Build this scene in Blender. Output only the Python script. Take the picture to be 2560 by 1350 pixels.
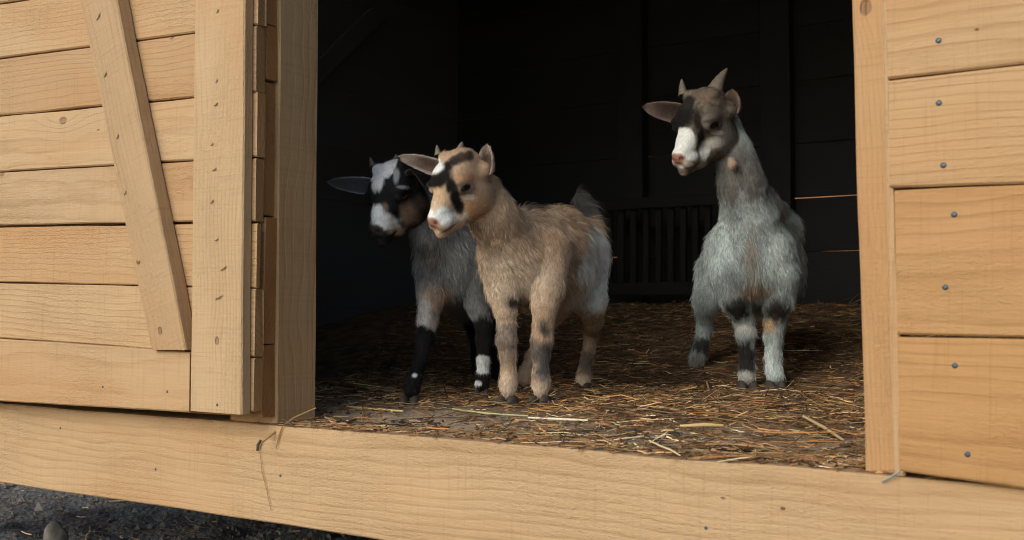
import bpy, math, random
import numpy as np
from mathutils import Vector, Matrix

# ------------------------------------------------------------------ camera, world, sun, exposure
SC = bpy.context.scene
for o in list(bpy.data.objects):
    bpy.data.objects.remove(o)
F_PX, W_PX, H_PX = 2560.0, 2560, 1350
YAW, PITCH = math.radians(31.5), math.atan2(95, 2560)
CAM = np.array([0.0, -1.17, 0.18])
RIGHT = np.array([math.cos(YAW), math.sin(YAW), 0.0])
FWD = np.array([-math.sin(YAW) * math.cos(PITCH), math.cos(YAW) * math.cos(PITCH), math.sin(PITCH)])
UP = np.cross(RIGHT, FWD)
cam_d = bpy.data.cameras.new('camera')
cam_o = bpy.data.objects.new('camera', cam_d)
SC.collection.objects.link(cam_o)
cam_o.matrix_world = Matrix(((RIGHT[0], UP[0], -FWD[0], CAM[0]), (RIGHT[1], UP[1], -FWD[1], CAM[1]), (RIGHT[2], UP[2], -FWD[2], CAM[2]), (0, 0, 0, 1)))
cam_d.sensor_width, cam_d.lens = 36.0, 36.0
cam_d.clip_start, cam_d.clip_end = 0.05, 500
cam_d.dof.use_dof = True
cam_d.dof.focus_distance = 1.82
cam_d.dof.aperture_fstop = 8.0
SC.camera = cam_o

SUN_DIR = np.array([-0.20, -0.83, 0.50]); SUN_DIR /= np.linalg.norm(SUN_DIR)      # towards the sun
wd = bpy.data.worlds.new("World"); SC.world = wd; wd.use_nodes = True
nt = wd.node_tree
sky = nt.nodes.new('ShaderNodeTexSky'); sky.sky_type = 'NISHITA'; sky.sun_disc = False
sky.sun_elevation = math.asin(SUN_DIR[2]); sky.sun_rotation = math.atan2(SUN_DIR[0], SUN_DIR[1])
sky.air_density = 1.0; sky.dust_density = 2.5; sky.ozone_density = 1.0
nt.links.new(sky.outputs[0], nt.nodes['Background'].inputs[0])
nt.nodes['Background'].inputs[1].default_value = 0.15
sd = bpy.data.lights.new('sun', 'SUN'); sd.energy = 0.85; sd.angle = math.radians(32); sd.color = (1.0, 0.965, 0.90)
so = bpy.data.objects.new('sun', sd); SC.collection.objects.link(so)
so.rotation_euler = Vector(SUN_DIR).to_track_quat('Z', 'Y').to_euler()
so.location = Vector(SUN_DIR * 8)
SC.view_settings.view_transform = 'Standard'; SC.view_settings.look = 'None'
SC.view_settings.exposure = 0.22; SC.view_settings.gamma = 1.0
SC.view_settings.use_curve_mapping = False
SC.render.engine = 'CYCLES'
SC.cycles.max_bounces = 6; SC.cycles.diffuse_bounces = 4; SC.cycles.glossy_bounces = 2
SC.cycles.use_denoising = True
SC.cycles.pixel_filter_type = 'BLACKMAN_HARRIS'; SC.cycles.filter_width = 1.05
SC.cycles_curves.shape = 'RIBBONS'

rng = np.random.default_rng(7); random.seed(7)
norm = lambda v: np.asarray(v, float) / (np.linalg.norm(v) + 1e-12)


def ray(px, py):
    return FWD + RIGHT * (px - 1280) / F_PX - UP * (py - 675) / F_PX
def P(px, py, D): return CAM + ray(px, py) * D
def PY(px, py, Y):
    d = ray(px, py); return CAM + d * (Y - CAM[1]) / d[1]
def PX(px, py, X):
    d = ray(px, py); return CAM + d * (X - CAM[0]) / d[0]
def PZ(px, py, Z):
    d = ray(px, py); return CAM + d * (Z - CAM[2]) / d[2]
def c2w(v): return RIGHT * v[0] + FWD * v[1] + UP * v[2]


# ------------------------------------------------------------------ object helpers
def link(name, data, parent=None, loc=None):
    o = bpy.data.objects.new(name, data); SC.collection.objects.link(o)
    if parent is not None: o.parent = parent
    if loc is not None: o.location = Vector(loc)
    return o
def thing(name, label, cat, loc=(0, 0, 0), group=None):
    o = link(name, None, None, loc); o['label'] = label; o['category'] = cat
    if group: o['group'] = group
    return o
def tag(o, label, cat, group=None):
    o['label'] = label; o['category'] = cat
    if group: o['group'] = group
    return o
def kind(o, k, label=None):
    o['kind'] = k
    if label: o['label'] = label
    return o
def np_mesh(name, V, Q, mat=None, smooth=False, cols=None):
    """V (n,3), Q (m,4) or (m,3)"""
    V = np.asarray(V, np.float32); Q = np.asarray(Q, np.int32)
    me = bpy.data.meshes.new(name); k = Q.shape[1]
    me.vertices.add(len(V)); me.vertices.foreach_set('co', V.ravel())
    me.loops.add(Q.size); me.loops.foreach_set('vertex_index', Q.ravel())
    me.polygons.add(len(Q)); me.polygons.foreach_set('loop_start', np.arange(0, Q.size, k, dtype=np.int32))
    me.update(calc_edges=True); me.validate()
    me.polygons.foreach_set('use_smooth', np.full(len(me.polygons), bool(smooth)))
    if cols is not None:
        a = me.color_attributes.new('col', 'FLOAT_COLOR', 'POINT')
        a.data.foreach_set('color', np.concatenate([cols, np.ones((len(cols), 1))], 1).astype(np.float32).ravel())
    if mat: me.materials.append(mat)
    return me
def vnoise(Pn, scale, seed=0):
    """value noise in -1..1, vectorised"""
    q = np.asarray(Pn, float) * scale + seed * 17.37; i = np.floor(q).astype(np.int64); fr = q - i; fr = fr * fr * (3 - 2 * fr)
    def h(a):
        n = (a[:, 0] * 374761393 + a[:, 1] * 668265263 + a[:, 2] * 2147483647 + seed * 974711) & 0xffffffff
        n = ((n ^ (n >> 13)) * 1274126177) & 0xffffffff
        return ((n ^ (n >> 16)) & 0xffff) / 32767.5 - 1
    out = 0
    for dx in (0, 1):
        for dy in (0, 1):
            for dz in (0, 1):
                w = (fr[:, 0] if dx else 1 - fr[:, 0]) * (fr[:, 1] if dy else 1 - fr[:, 1]) * (fr[:, 2] if dz else 1 - fr[:, 2])
                out = out + w * h(i + np.array([dx, dy, dz]))
    return out
def sstep(a, b, x):
    t = np.clip((x - a) / (b - a), 0, 1); return t * t * (3 - 2 * t)


# ------------------------------------------------------------------ materials
def new_mat(name):
    m = bpy.data.materials.new(name); m.use_nodes = True
    t = m.node_tree; return m, t, t.nodes['Principled BSDF']
class NB:
    def __init__(s, t): s.t = t
    def n(s, kind_, **kw):
        nd = s.t.nodes.new(kind_)
        for k, v in kw.items(): setattr(nd, k, v)
        return nd
    def val(s, nd, i, v):
        if v is None: return
        if hasattr(v, 'is_linked') or isinstance(v, bpy.types.NodeSocket): s.t.links.new(v, nd.inputs[i])
        else: nd.inputs[i].default_value = v
    def math(s, op, a, b=None, c=None, clamp=False):
        nd = s.n('ShaderNodeMath', operation=op, use_clamp=clamp)
        for i, v in enumerate((a, b, c)): s.val(nd, i, v)
        return nd.outputs[0]
    def vmath(s, op, a, b=None):
        nd = s.n('ShaderNodeVectorMath', operation=op); s.val(nd, 0, a); s.val(nd, 1, b)
        return nd.outputs[1] if op in ('LENGTH', 'DISTANCE', 'DOT_PRODUCT') else nd.outputs[0]
    def noise(s, vec, scale, detail=2, rough=.5, dist=0):
        nd = s.n('ShaderNodeTexNoise'); s.val(nd, 'Vector', vec); nd.inputs['Scale'].default_value = scale
        nd.inputs['Detail'].default_value = detail; nd.inputs['Roughness'].default_value = rough; nd.inputs['Distortion'].default_value = dist
        return nd.outputs[0]
    def mix(s, f, a, b, blend='MIX'):
        nd = s.n('ShaderNodeMix', data_type='RGBA', blend_type=blend)
        s.val(nd, 0, f); s.val(nd, 6, a); s.val(nd, 7, b); return nd.outputs[2]
    def attr(s, name):
        return s.n('ShaderNodeAttribute', attribute_type='OBJECT', attribute_name=name)
    def ramp(s, f, stops):
        nd = s.n('ShaderNodeValToRGB'); s.val(nd, 0, f); cr = nd.color_ramp
        while len(cr.elements) < len(stops): cr.elements.new(.5)
        for e, (p, c) in zip(cr.elements, stops): e.position = p; e.color = (*c, 1) if len(c) == 3 else c
        return nd.outputs[0]
    def mrange(s, v, a, b, c=0., d=1.):
        nd = s.n('ShaderNodeMapRange'); s.val(nd, 0, v)
        for i, x in enumerate((a, b, c, d)): nd.inputs[i + 1].default_value = x
        return nd.outputs[0]

def wood_material(name, light, dark, gain=1.0, rough_bump=1.0):
    """sawn softwood; the object's local x runs along the board, z across it, y through it"""
    m, t, b = new_mat(name); B = NB(t)
    co = B.n('ShaderNodeTexCoord').outputs['Object']
    seed = B.attr('seed').outputs['Fac']; tone = B.attr('tone').outputs['Fac']
    kn1 = B.attr('knot_a').outputs['Vector']; kn2 = B.attr('knot_b').outputs['Vector']
    sv = B.n('ShaderNodeCombineXYZ'); t.links.new(seed, sv.inputs[0]); t.links.new(B.math('MULTIPLY', seed, 1.7), sv.inputs[1]); t.links.new(B.math('MULTIPLY', seed, 2.3), sv.inputs[2])
    cs = B.vmath('ADD', co, sv.outputs[0])
    sx = B.n('ShaderNodeSeparateXYZ'); t.links.new(co, sx.inputs[0]); X, Y, Z = sx.outputs
    warp = B.noise(B.vmath('MULTIPLY', cs, (1.6, 5, 5)), 1.0, 3, .5)
    warp2 = B.noise(B.vmath('MULTIPLY', cs, (7, 22, 22)), 1.0, 2, .5)
    fiber = B.noise(B.vmath('MULTIPLY', cs, (14, 420, 420)), 1.0, 3, .6)
    # knots
    kfs = []; core = []
    for kn in (kn1, kn2):
        s2 = B.n('ShaderNodeSeparateXYZ'); t.links.new(kn, s2.inputs[0])
        dx = B.math('SUBTRACT', X, s2.outputs[0]); dz = B.math('SUBTRACT', Z, s2.outputs[1])
        r = B.math('MAXIMUM', s2.outputs[2], 0.0004)
        dx = B.math('DIVIDE', dx, B.math('MULTIPLY', r, 1.6)); dz = B.math('DIVIDE', dz, r)
        wob = B.math('MULTIPLY', B.math('SUBTRACT', warp2, .5), 1.2)
        d2 = B.math('ADD', B.math('MULTIPLY', B.math('MULTIPLY', dx, dx), .35), B.math('MULTIPLY', dz, dz))
        kfs.append(B.math('MULTIPLY', B.math('EXPONENT', B.math('MULTIPLY', d2, -.12)), B.math('MULTIPLY', r, 1.9)))
        dc = B.math('ADD', B.math('SQRT', B.math('ADD', B.math('MULTIPLY', dx, dx), B.math('MULTIPLY', dz, dz))), wob)
        core.append(B.math('MULTIPLY', B.mrange(dc, .75, 1.15, 1, 0), B.math('GREATER_THAN', s2.outputs[2], .0005)))
    knf = B.math('ADD', kfs[0], kfs[1]); kc = B.math('MAXIMUM', core[0], core[1])
    cz = B.math('ADD', B.math('MULTIPLY', B.math('SINE', B.math('MULTIPLY', seed, 12.7)), .07), B.attr('quarter').outputs['Fac'])
    cy = B.math('ADD', .035, B.math('MULTIPLY', B.math('ABSOLUTE', B.math('SINE', B.math('MULTIPLY', seed, 5.1))), .08))
    rz = B.math('ADD', B.math('SUBTRACT', Z, cz), B.math('MULTIPLY', B.math('SUBTRACT', warp, .5), .085))
    ry = B.math('ADD', B.math('ADD', Y, cy), B.math('MULTIPLY', B.math('SUBTRACT', warp2, .5), .008))
    rad = B.math('ADD', B.math('SQRT', B.math('ADD', B.math('MULTIPLY', rz, rz), B.math('MULTIPLY', ry, ry))), knf)
    rad = B.math('ADD', rad, B.math('MULTIPLY', B.math('SUBTRACT', fiber, .5), .0012))
    fr = B.math('FRACT', B.math('DIVIDE', rad, B.math('ADD', .0045, B.math('MULTIPLY', B.math('FRACT', B.math('MULTIPLY', seed, 3.7)), .005))))
    ring = B.ramp(fr, [(0, (0, 0, 0)), (.55, (.25, .25, .25)), (.86, (1, 1, 1)), (.95, (.6, .6, .6)), (1, (0, 0, 0))])
    ringstr = B.mrange(B.noise(B.vmath('MULTIPLY', cs, (2.2, 9, 9)), 1.0, 2), .3, .7, .12, .85)
    mot = B.noise(B.vmath('MULTIPLY', cs, (3, 11, 11)), 1.0, 4, .6)
    patch = B.noise(B.vmath('ADD', B.vmath('MULTIPLY', cs, (2, 5, 5)), (9, 3, 1)), 1.0, 2, .5)
    saw = B.noise(B.vmath('MULTIPLY', B.vmath('ADD', cs, B.vmath('MULTIPLY', co, (0, 0, .12))), (230, 1.5, 9)), 1.0, 2, .6)
    fuzz = B.noise(B.vmath('MULTIPLY', cs, (95, 260, 260)), 1.0, 4, .7)
    chips = B.noise(B.vmath('MULTIPLY', cs, (60, 170, 170)), 1.0, 2, .5, .6)
    f = B.math('MULTIPLY', B.math('MULTIPLY', ring, ringstr), .62)
    f = B.math('ADD', f, B.math('MULTIPLY', B.math('SUBTRACT', fiber, .5), .8))
    f = B.math('ADD', f, B.math('MULTIPLY', B.math('SUBTRACT', mot, .5), 1.0), clamp=True)
    colr = B.mix(f, (*light, 1), (*dark, 1))
    colr = B.mix(B.mrange(patch, .48, .72, 0, .5), colr, (light[0] * .93, light[1] * .72, light[2] * .52, 1))
    greyish = B.noise(B.vmath('ADD', B.vmath('MULTIPLY', cs, (2.5, 16, 16)), (4, 8, 2)), 1.0, 3, .6)
    colr = B.mix(B.mrange(greyish, .6, .8, 0, .28), colr, (light[0] * .68, light[1] * .76, light[2] * .92, 1))
    colr = B.mix(B.mrange(saw, .56, .72, 0, .16), colr, (dark[0] * .8, dark[1] * .75, dark[2] * .7, 1))
    scuff = B.noise(B.vmath('ADD', B.vmath('MULTIPLY', cs, (9, 16, 16)), (7, 7, 7)), 1.0, 4, .65)
    colr = B.mix(B.mrange(scuff, .66, .78, 0, .38), colr, (dark[0] * .6, dark[1] * .75, dark[2] * 1.1, 1))
    colr = B.mix(B.math('MULTIPLY', kc, .8), colr, B.mix(ring, (.30, .19, .10, 1), (.07, .045, .028, 1)))
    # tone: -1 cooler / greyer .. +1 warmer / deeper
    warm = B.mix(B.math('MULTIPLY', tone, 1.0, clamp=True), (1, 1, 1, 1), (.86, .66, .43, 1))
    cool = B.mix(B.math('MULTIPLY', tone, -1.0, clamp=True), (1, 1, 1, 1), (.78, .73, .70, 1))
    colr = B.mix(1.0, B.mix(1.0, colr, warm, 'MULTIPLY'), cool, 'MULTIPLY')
    # sawn ends show the darker end grain
    tcn = B.n('ShaderNodeTexCoord').outputs['Normal']; sn = B.n('ShaderNodeSeparateXYZ'); t.links.new(tcn, sn.inputs[0])
    colr = B.mix(B.mrange(B.math('ABSOLUTE', sn.outputs[0]), .8, .95), colr, B.mix(1.0, colr, (.74, .60, .46, 1), 'MULTIPLY'))
    if gain != 1.0: colr = B.mix(1.0, colr, (gain, gain, gain, 1), 'MULTIPLY')
    t.links.new(colr, b.inputs['Base Color'])
    b.inputs['Roughness'].default_value = .72; b.inputs['Specular IOR Level'].default_value = .25
    rp = B.mrange(B.noise(B.vmath('MULTIPLY', cs, (3.5, 9, 9)), 1.0, 2), .42, .62, .12, 1.0)
    h = B.math('ADD', B.math('MULTIPLY', B.math('MULTIPLY', fuzz, rp), 1.5), B.math('MULTIPLY', fiber, .35))
    h = B.math('ADD', h, B.math('MULTIPLY', B.mrange(chips, .58, .80, 0, .55), rp))
    h = B.math('ADD', h, B.math('MULTIPLY', saw, .45))
    h = B.math('SUBTRACT', h, B.math('MULTIPLY', ring, .25))
    h = B.math('SUBTRACT', h, B.math('MULTIPLY', kc, 1.2))
    bp = B.n('ShaderNodeBump'); bp.inputs['Strength'].default_value = .95 * rough_bump; bp.inputs['Distance'].default_value = .0016
    t.links.new(h, bp.inputs['Height']); t.links.new(bp.outputs[0], b.inputs['Normal'])
    return m

M_WOOD = wood_material('sawn_pine', (.55, .392, .222), (.335, .208, .098))
M_WOOD_IN = wood_material('gloom_darkened_pine', (.030, .032, .034), (.025, .0265, .028))  # same pine darkened: the interior's gloom is put into the colour
M_WOOD_SIDE = wood_material('lightened_side_wall_pine', (.165, .165, .162), (.145, .145, .143))  # colour raised to stand in for light the side walls do not get
M_WOOD_RACK = wood_material('gloom_darkened_rack_wood', (.022, .023, .024), (.019, .02, .02))  # gloom put into the rack's colour so the slats stay faint
M_FENCE = wood_material('slit_backing_wood', (.62, .33, .15), (.4, .19, .08))  # for the added fence, seen only as orange in the slits

def metal_mat():
    m, t, b = new_mat('blued_steel'); B = NB(t)
    co = B.n('ShaderNodeTexCoord').outputs['Object']
    c = B.ramp(B.noise(co, 700, 2), [(.3, (.035, .055, .07)), (.7, (.13, .20, .25))])
    t.links.new(c, b.inputs['Base Color']); b.inputs['Metallic'].default_value = .8; b.inputs['Roughness'].default_value = .55
    return m
M_NAIL = metal_mat()
def plain(name, col, rough=.6, scale=300, var=.35, bump=0.3, dist=.001, spec=.4):
    m, t, b = new_mat(name); B = NB(t)
    co = B.n('ShaderNodeTexCoord').outputs['Object']
    n = B.noise(co, scale, 4, .6)
    c = B.mix(n, tuple(x * (1 - var) for x in col) + (1,), tuple(min(1, x * (1 + var)) for x in col) + (1,))
    t.links.new(c, b.inputs['Base Color']); b.inputs['Roughness'].default_value = rough; b.inputs['Specular IOR Level'].default_value = spec
    if bump:
        bp = B.n('ShaderNodeBump'); bp.inputs['Strength'].default_value = bump; bp.inputs['Distance'].default_value = dist
        t.links.new(n, bp.inputs['Height']); t.links.new(bp.outputs[0], b.inputs['Normal'])
    return m
def attr_mat(name, rough=.6, spec=.3, gain=1.0, sheen=0.0, bumpscale=0, mott=0.0):
    m, t, b = new_mat(name); B = NB(t)
    a = B.n('ShaderNodeAttribute', attribute_type='GEOMETRY', attribute_name='col').outputs['Color']
    if mott:
        co = B.n('ShaderNodeTexCoord').outputs['Object']
        n = B.noise(B.vmath('MULTIPLY', co, (260, 260, 120)), 1, 3, .7)
        f = B.mrange(n, .3, .7, 1 - mott, 1 + mott)
        vm = B.n('ShaderNodeVectorMath', operation='SCALE'); t.links.new(a, vm.inputs[0]); t.links.new(f, vm.inputs['Scale']); a = vm.outputs[0]
        bp = B.n('ShaderNodeBump'); bp.inputs['Strength'].default_value = .6; bp.inputs['Distance'].default_value = .0015
        t.links.new(n, bp.inputs['Height']); t.links.new(bp.outputs[0], b.inputs['Normal'])
    if gain != 1: a = B.mix(1.0, a, (gain, gain, gain, 1), 'MULTIPLY')
    t.links.new(a, b.inputs['Base Color']); b.inputs['Roughness'].default_value = rough; b.inputs['Specular IOR Level'].default_value = spec
    if sheen: b.inputs['Sheen Weight'].default_value = sheen
    return m
M_FUR = attr_mat('goat_fur', .55, .25)
M_SKIN = attr_mat('goat_undercoat', .8, .1, mott=.22)
M_STRAW = attr_mat('dry_straw', .5, .35)
M_CHAFF = attr_mat('trodden_bedding', .9, .1, mott=.45)
M_EYE = plain('dark_eye', (.012, .009, .007), .06, 50, .2, 0, spec=.6)
M_PUPIL = plain('pupil', (.002, .002, .002), .1, 50, .1, 0)
M_HORN = plain('young_horn', (.17, .145, .11), .55, 160, .45, .5, .0015)
M_HOOF = plain('dusty_hoof', (.06, .05, .042), .6, 200, .5, .4)
M_STONE = plain('grey_stone', (.20, .19, .17), .85, 45, .35, .7, .004)


# ------------------------------------------------------------------ boards
seedc = [0]
def board(name, p00, p10, p01, p11, thick, parent, mat, tone=0.0, out=(0, -1, 0), wav=.0010, knots=(), base=None, step=.035, rag=.0, quarter=0.):
    """front face corners: p00->p10 along the board (low side), p01->p11 (high side); thickness goes away from `out`"""
    p00, p10, p01, p11 = (np.array(p, float) for p in (p00, p10, p01, p11))
    ex = norm(((p10 - p00) + (p11 - p01))); n = norm(out)
    ez = norm(np.cross(n, ex)) ; ez = norm(p01 - p00 - ex * np.dot(p01 - p00, ex)) if np.dot(ez, p01 - p00) < 0 else ez
    ey = -n
    R = np.stack([ex, ey, ez], 1)
    if np.linalg.det(R) < 0: flip = True
    else: flip = False
    loc = lambda p: (p - p00) @ R
    a0, a1, b0, b1 = loc(p00), loc(p10), loc(p01), loc(p11)
    L = max(a1[0], b1[0]) - min(a0[0], b0[0]); n_ = int(min(90, max(6, L / step)))
    ts = np.linspace(0, 1, n_ + 1); c = min(.0022, thick * .25)
    seedc[0] += 1; sd_ = seedc[0]
    wl = vnoise(np.stack([ts * L * 3.1, ts * 0, ts * 0 + sd_], 1), 2.5, sd_) * wav + vnoise(np.stack([ts * L * 20, ts * 0, ts * 0 + sd_], 1), 2.5, sd_) * wav * .35
    wh = vnoise(np.stack([ts * L * 3.1, ts * 0 + 5, ts * 0 + sd_], 1), 2.5, sd_) * wav + vnoise(np.stack([ts * L * 20, ts * 0 + 5, ts * 0 + sd_], 1), 2.5, sd_) * wav * .35
    wy = vnoise(np.stack([ts * L * 2, ts * 0 + 9, ts * 0 + sd_], 1), 2., sd_) * wav * .5
    lo = a0[None] * (1 - ts[:, None]) + a1[None] * ts[:, None]; hi = b0[None] * (1 - ts[:, None]) + b1[None] * ts[:, None]
    lo[:, 2] += wl; hi[:, 2] += wh
    prof = []
    for zz, yy in ((lo, c), (lo, thick - c), (lo, thick), (hi, thick), (hi, thick - c), (hi, c), (hi, 0), (lo, 0)):
        prof.append((zz, yy))
    offs = [0, 0, c, -c, 0, 0, -c, c]
    V = []
    for i in range(n_ + 1):
        for k, (zz, yy) in enumerate(prof):
            v = zz[i].copy(); v[1] = yy + (wy[i] if yy < thick * .5 else 0); v[2] += offs[k]
            if rag and i in (0, n_): v[0] += random.uniform(-rag, rag)
            V.append(v)
    Q = []
    for i in range(n_):
        for k in range(8):
            q = [i * 8 + k, i * 8 + (k + 1) % 8, (i + 1) * 8 + (k + 1) % 8, (i + 1) * 8 + k]
            Q.append(q)
    for base_i, rev in ((0, False), (n_ * 8, True)):
        for q in ((0, 7, 6, 5), (0, 5, 4, 1), (1, 4, 3, 2)):
            q = [base_i + x for x in q]; Q.append(q[::-1] if rev else q)
    V = np.array(V)
    Rm = R
    if flip:
        V[:, 1] *= -1; Rm = R.copy(); Rm[:, 1] *= -1
        Q = [q[::-1] for q in Q]
    # orient outward
    Q = np.array(Q)
    q0 = Q[7]; fn = np.cross(V[q0[1]] - V[q0[0]], V[q0[2]] - V[q0[0]])
    me = np_mesh(name, V, Q, mat)
    import bmesh
    bm = bmesh.new(); bm.from_mesh(me); bmesh.ops.recalc_face_normals(bm, faces=bm.faces); bm.to_mesh(me); bm.free()
    o = link(name, me, parent)
    M = Matrix.Identity(4)
    for i in range(3):
        for j in range(3): M[i][j] = Rm[i, j]
        M[i][3] = p00[i]
    o.matrix_world = M if parent is None else Matrix.Translation(-Vector(parent.location)) @ M
    o['seed'] = float(round(sd_ * 1.618 % 11, 3)); o['tone'] = float(tone); o['quarter'] = float(quarter)
    ka = [0., 0., 0.]; kb = [0., 0., 0.]
    for kk, (kp, kr) in zip((ka, kb), knots):
        q = (np.array(kp) - p00) @ Rm; kk[0], kk[1], kk[2] = float(q[0]), float(q[2]), float(kr)
    o['knot_a'] = ka; o['knot_b'] = kb
    return o
def box_board(name, x0, x1, y0, y1, z0, z1, axis, parent, mat, tone=0., **kw):
    """axis-aligned board with its front towards -Y"""
    if axis == 'x': return board(name, (x0, y0, z0), (x1, y0, z0), (x0, y0, z1), (x1, y0, z1), y1 - y0, parent, mat, tone, **kw)
    return board(name, (x1, y0, z0), (x1, y0, z1), (x0, y0, z0), (x0, y0, z1), y1 - y0, parent, mat, tone, **kw)
def disc_mesh(name, r, mat, h=.0016):
    n = 14; V = [(0, -h, 0)]; Q = []
    for ring_, (rr, yy) in enumerate(((r * .7, -h * .95), (r, -h * .45), (r * 1.02, .002))):
        for i in range(n):
            a = 2 * math.pi * i / n; V.append((rr * math.cos(a), yy, rr * math.sin(a)))
    T = []
    for i in range(n): T.append((0, 1 + (i + 1) % n, 1 + i))
    for k in range(2):
        for i in range(n):
            a, b, c_, d = 1 + k * n + i, 1 + k * n + (i + 1) % n, 1 + (k + 1) * n + (i + 1) % n, 1 + (k + 1) * n + i
            T.append((a, b, c_)); T.append((a, c_, d))
    return np_mesh(name, V, T, mat, True)
NAIL = disc_mesh('nail', .0030, M_NAIL, .0007)
NAIL_S = disc_mesh('nail', .0021, M_NAIL, .0005)
M_DENT = plain('torn_wood', (.17, .11, .065), .9, 300, .4, .5)
def nail(px, py, Y, parent_obj, small=False, rot=0.):
    o = link('nail', NAIL_S if small else NAIL)
    p = PY(px, py, Y - .0003)
    o.parent = parent_obj
    bpy.context.view_layer.update()
    o.matrix_world = Matrix.Translation(Vector(p)) @ Matrix.Rotation(rot, 4, 'Z')
    return o
def dent(px, py, Y, parent_obj, ln, ang, w=.0016):
    """a torn slit left by a nail: shallow dark lens with a raised splinter"""
    V = []; T = []
    n = 6
    for i in range(n + 1):
        s = i / n * 2 - 1; hw = w * (1 - s * s) ** .5 * (1 + .3 * math.sin(i * 2.1))
        V += [(s * ln / 2, -.0004, hw + .004 * s * s * .3), (s * ln / 2, -.0009, -hw + .004 * s * s * .3)]
    for i in range(n): T.append((2 * i, 2 * i + 1, 2 * i + 3, 2 * i + 2))
    me = np_mesh('nail_slit', V, T, M_DENT)
    o = link('nail_slit', me); o.parent = parent_obj
    bpy.context.view_layer.update()
    o.matrix_world = Matrix.Translation(Vector(PY(px, py, Y))) @ Matrix.Rotation(-ang, 4, 'Y')
    return o

# ------------------------------------------------------------------ the barn
BX0, BX1, BY1, BZ1 = -2.36, 1.15, 2.22, 1.32
barn = thing('barn', 'small pale timber barn on a raised sill, its wide doorway open on a dark interior', 'barn')
Yw, Ys = -.030, -.018          # wall plank front, sill front
def ext(pa, pb, x):
    d = pb - pa; return pa + d * (x - pa[0]) / d[0]
# sill beam
tl, tr = PY(670, 1058, Ys), PY(2230, 1188, Ys); bl, br = PY(0, 1195, Ys), PY(940, 1350, Ys)
tl[2] = tr[2] = 0.0
sx0, sx1 = BX0, BX1
sill = board('sill_beam', (sx0, Ys, -.147), (sx1, Ys, -.153), (sx0, Ys, 0), (sx1, Ys, 0), .10, barn, M_WOOD, .12, wav=.0016, quarter=.12,
             knots=((PY(1808, 1246, Ys), .0016), (PY(1958, 1272, Ys), .0018)))
for q in ((151, 1070), (389, 1173), (701, 1189), (1765, 1320)): nail(*q, Ys, sill, True)

# right-hand wall planks
def line_board(name, lo, hi, x0, x1, Y, th, parent, tone, **kw):
    a, b_ = PY(*lo[0], Y), PY(*lo[1], Y); c_, d = PY(*hi[0], Y), PY(*hi[1], Y)
    return board(name, ext(a, b_, x0), ext(a, b_, x1), ext(c_, d, x0), ext(c_, d, x1), th, parent, M_WOOD, tone, **kw)
xr = PY(2238, 700, Yw)[0]
xr_l = [PY(2218, 100, Yw)[0], PY(2222, 330, Yw)[0], PY(2240, 650, Yw)[0], PY(2248, 1000, Yw)[0]]
R_LINES = [((2218, -160), (2560, -220)), ((2220, 201), (2560, 162)), ((2240, 472), (2560, 459)), ((2245, 838), (2560, 845)), ((2250, 1180), (2560, 1222))]
R_T = [.30, .38, .75, .85]
for i in range(4):
    up_, dn_ = R_LINES[i], R_LINES[i + 1]
    g = 2.0 if i != 3 else 0
    top_gap = 4 if i == 3 else 1.5
    hi = ((up_[0][0], up_[0][1] + top_gap), (up_[1][0], up_[1][1] + top_gap)); lo = ((dn_[0][0], dn_[0][1] - g), (dn_[1][0], dn_[1][1] - g))
    pl = line_board('wall_plank', lo, hi, xr_l[i], BX1, Yw, .027, barn, R_T[i], wav=.0013, rag=.0012, step=.02,
                    knots=(((PY(2442, 74, Yw), .0012),) if i == 0 else ()))
    for q in {0: [(2346, 101)], 1: [(2347, 257), (2358, 413)], 2: [(2385, 536), (2363, 718)], 3: [(2387, 914), (2419, 1136)]}[i]: nail(*q, Yw, pl)
zt = PY(2220, -158, Yw)[2]
for k in range(5):
    z0_, z1_ = zt + .005 + k * .13, zt + .13 + k * .13
    box_board('wall_plank', xr_l[0], BX1, Yw, Yw + .027, z0_ - (.03 if k == 0 else 0), min(z1_, BZ1 + .1), 'x', barn, M_WOOD, .2)
# edge strip and door post on the right
def vboard(name, xl_top, xl_bot, xr_top, xr_bot, ytop, ybot, Y, th, parent, tone, mat=M_WOOD, zb=None, ztop=None, **kw):
    a, b_ = PY(xl_bot, ybot, Y), PY(xl_top, ytop, Y); c_, d = PY(xr_bot, ybot, Y), PY(xr_top, ytop, Y)
    def e(pa, pb, z): return pa + (pb - pa) * (z - pa[2]) / (pb[2] - pa[2])
    zb_ = min(a[2], c_[2]) if zb is None else zb
    zt_ = (b_[2] + d[2]) / 2 if ztop is None else ztop
    return board(name, e(c_, d, zb_), e(c_, d, zt_), e(a, b_, zb_), e(a, b_, zt_), th, parent, mat, tone, **kw)
vboard('edge_strip', 2203, 2232, 2225, 2262, 0, 1190, -.0165, .012, barn, -.2, zb=.001, ztop=BZ1, wav=.0008)
vboard('door_post', 2130, 2163, 2212, 2243, 0, 1160, -.004, .09, barn, .35, quarter=.4, zb=.001, ztop=BZ1, wav=.0010, knots=((PY(2165, 20, -.004), .005),))
# left-hand: everything ends near the plane X = XD
XD = -1.142
yy = lambda px: PX(px, 800, XD)[1]
Yst0, Yst1, Ydp1, Ywp1, Ypost = -.070, yy(633), yy(659), yy(691), yy(790)
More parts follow.
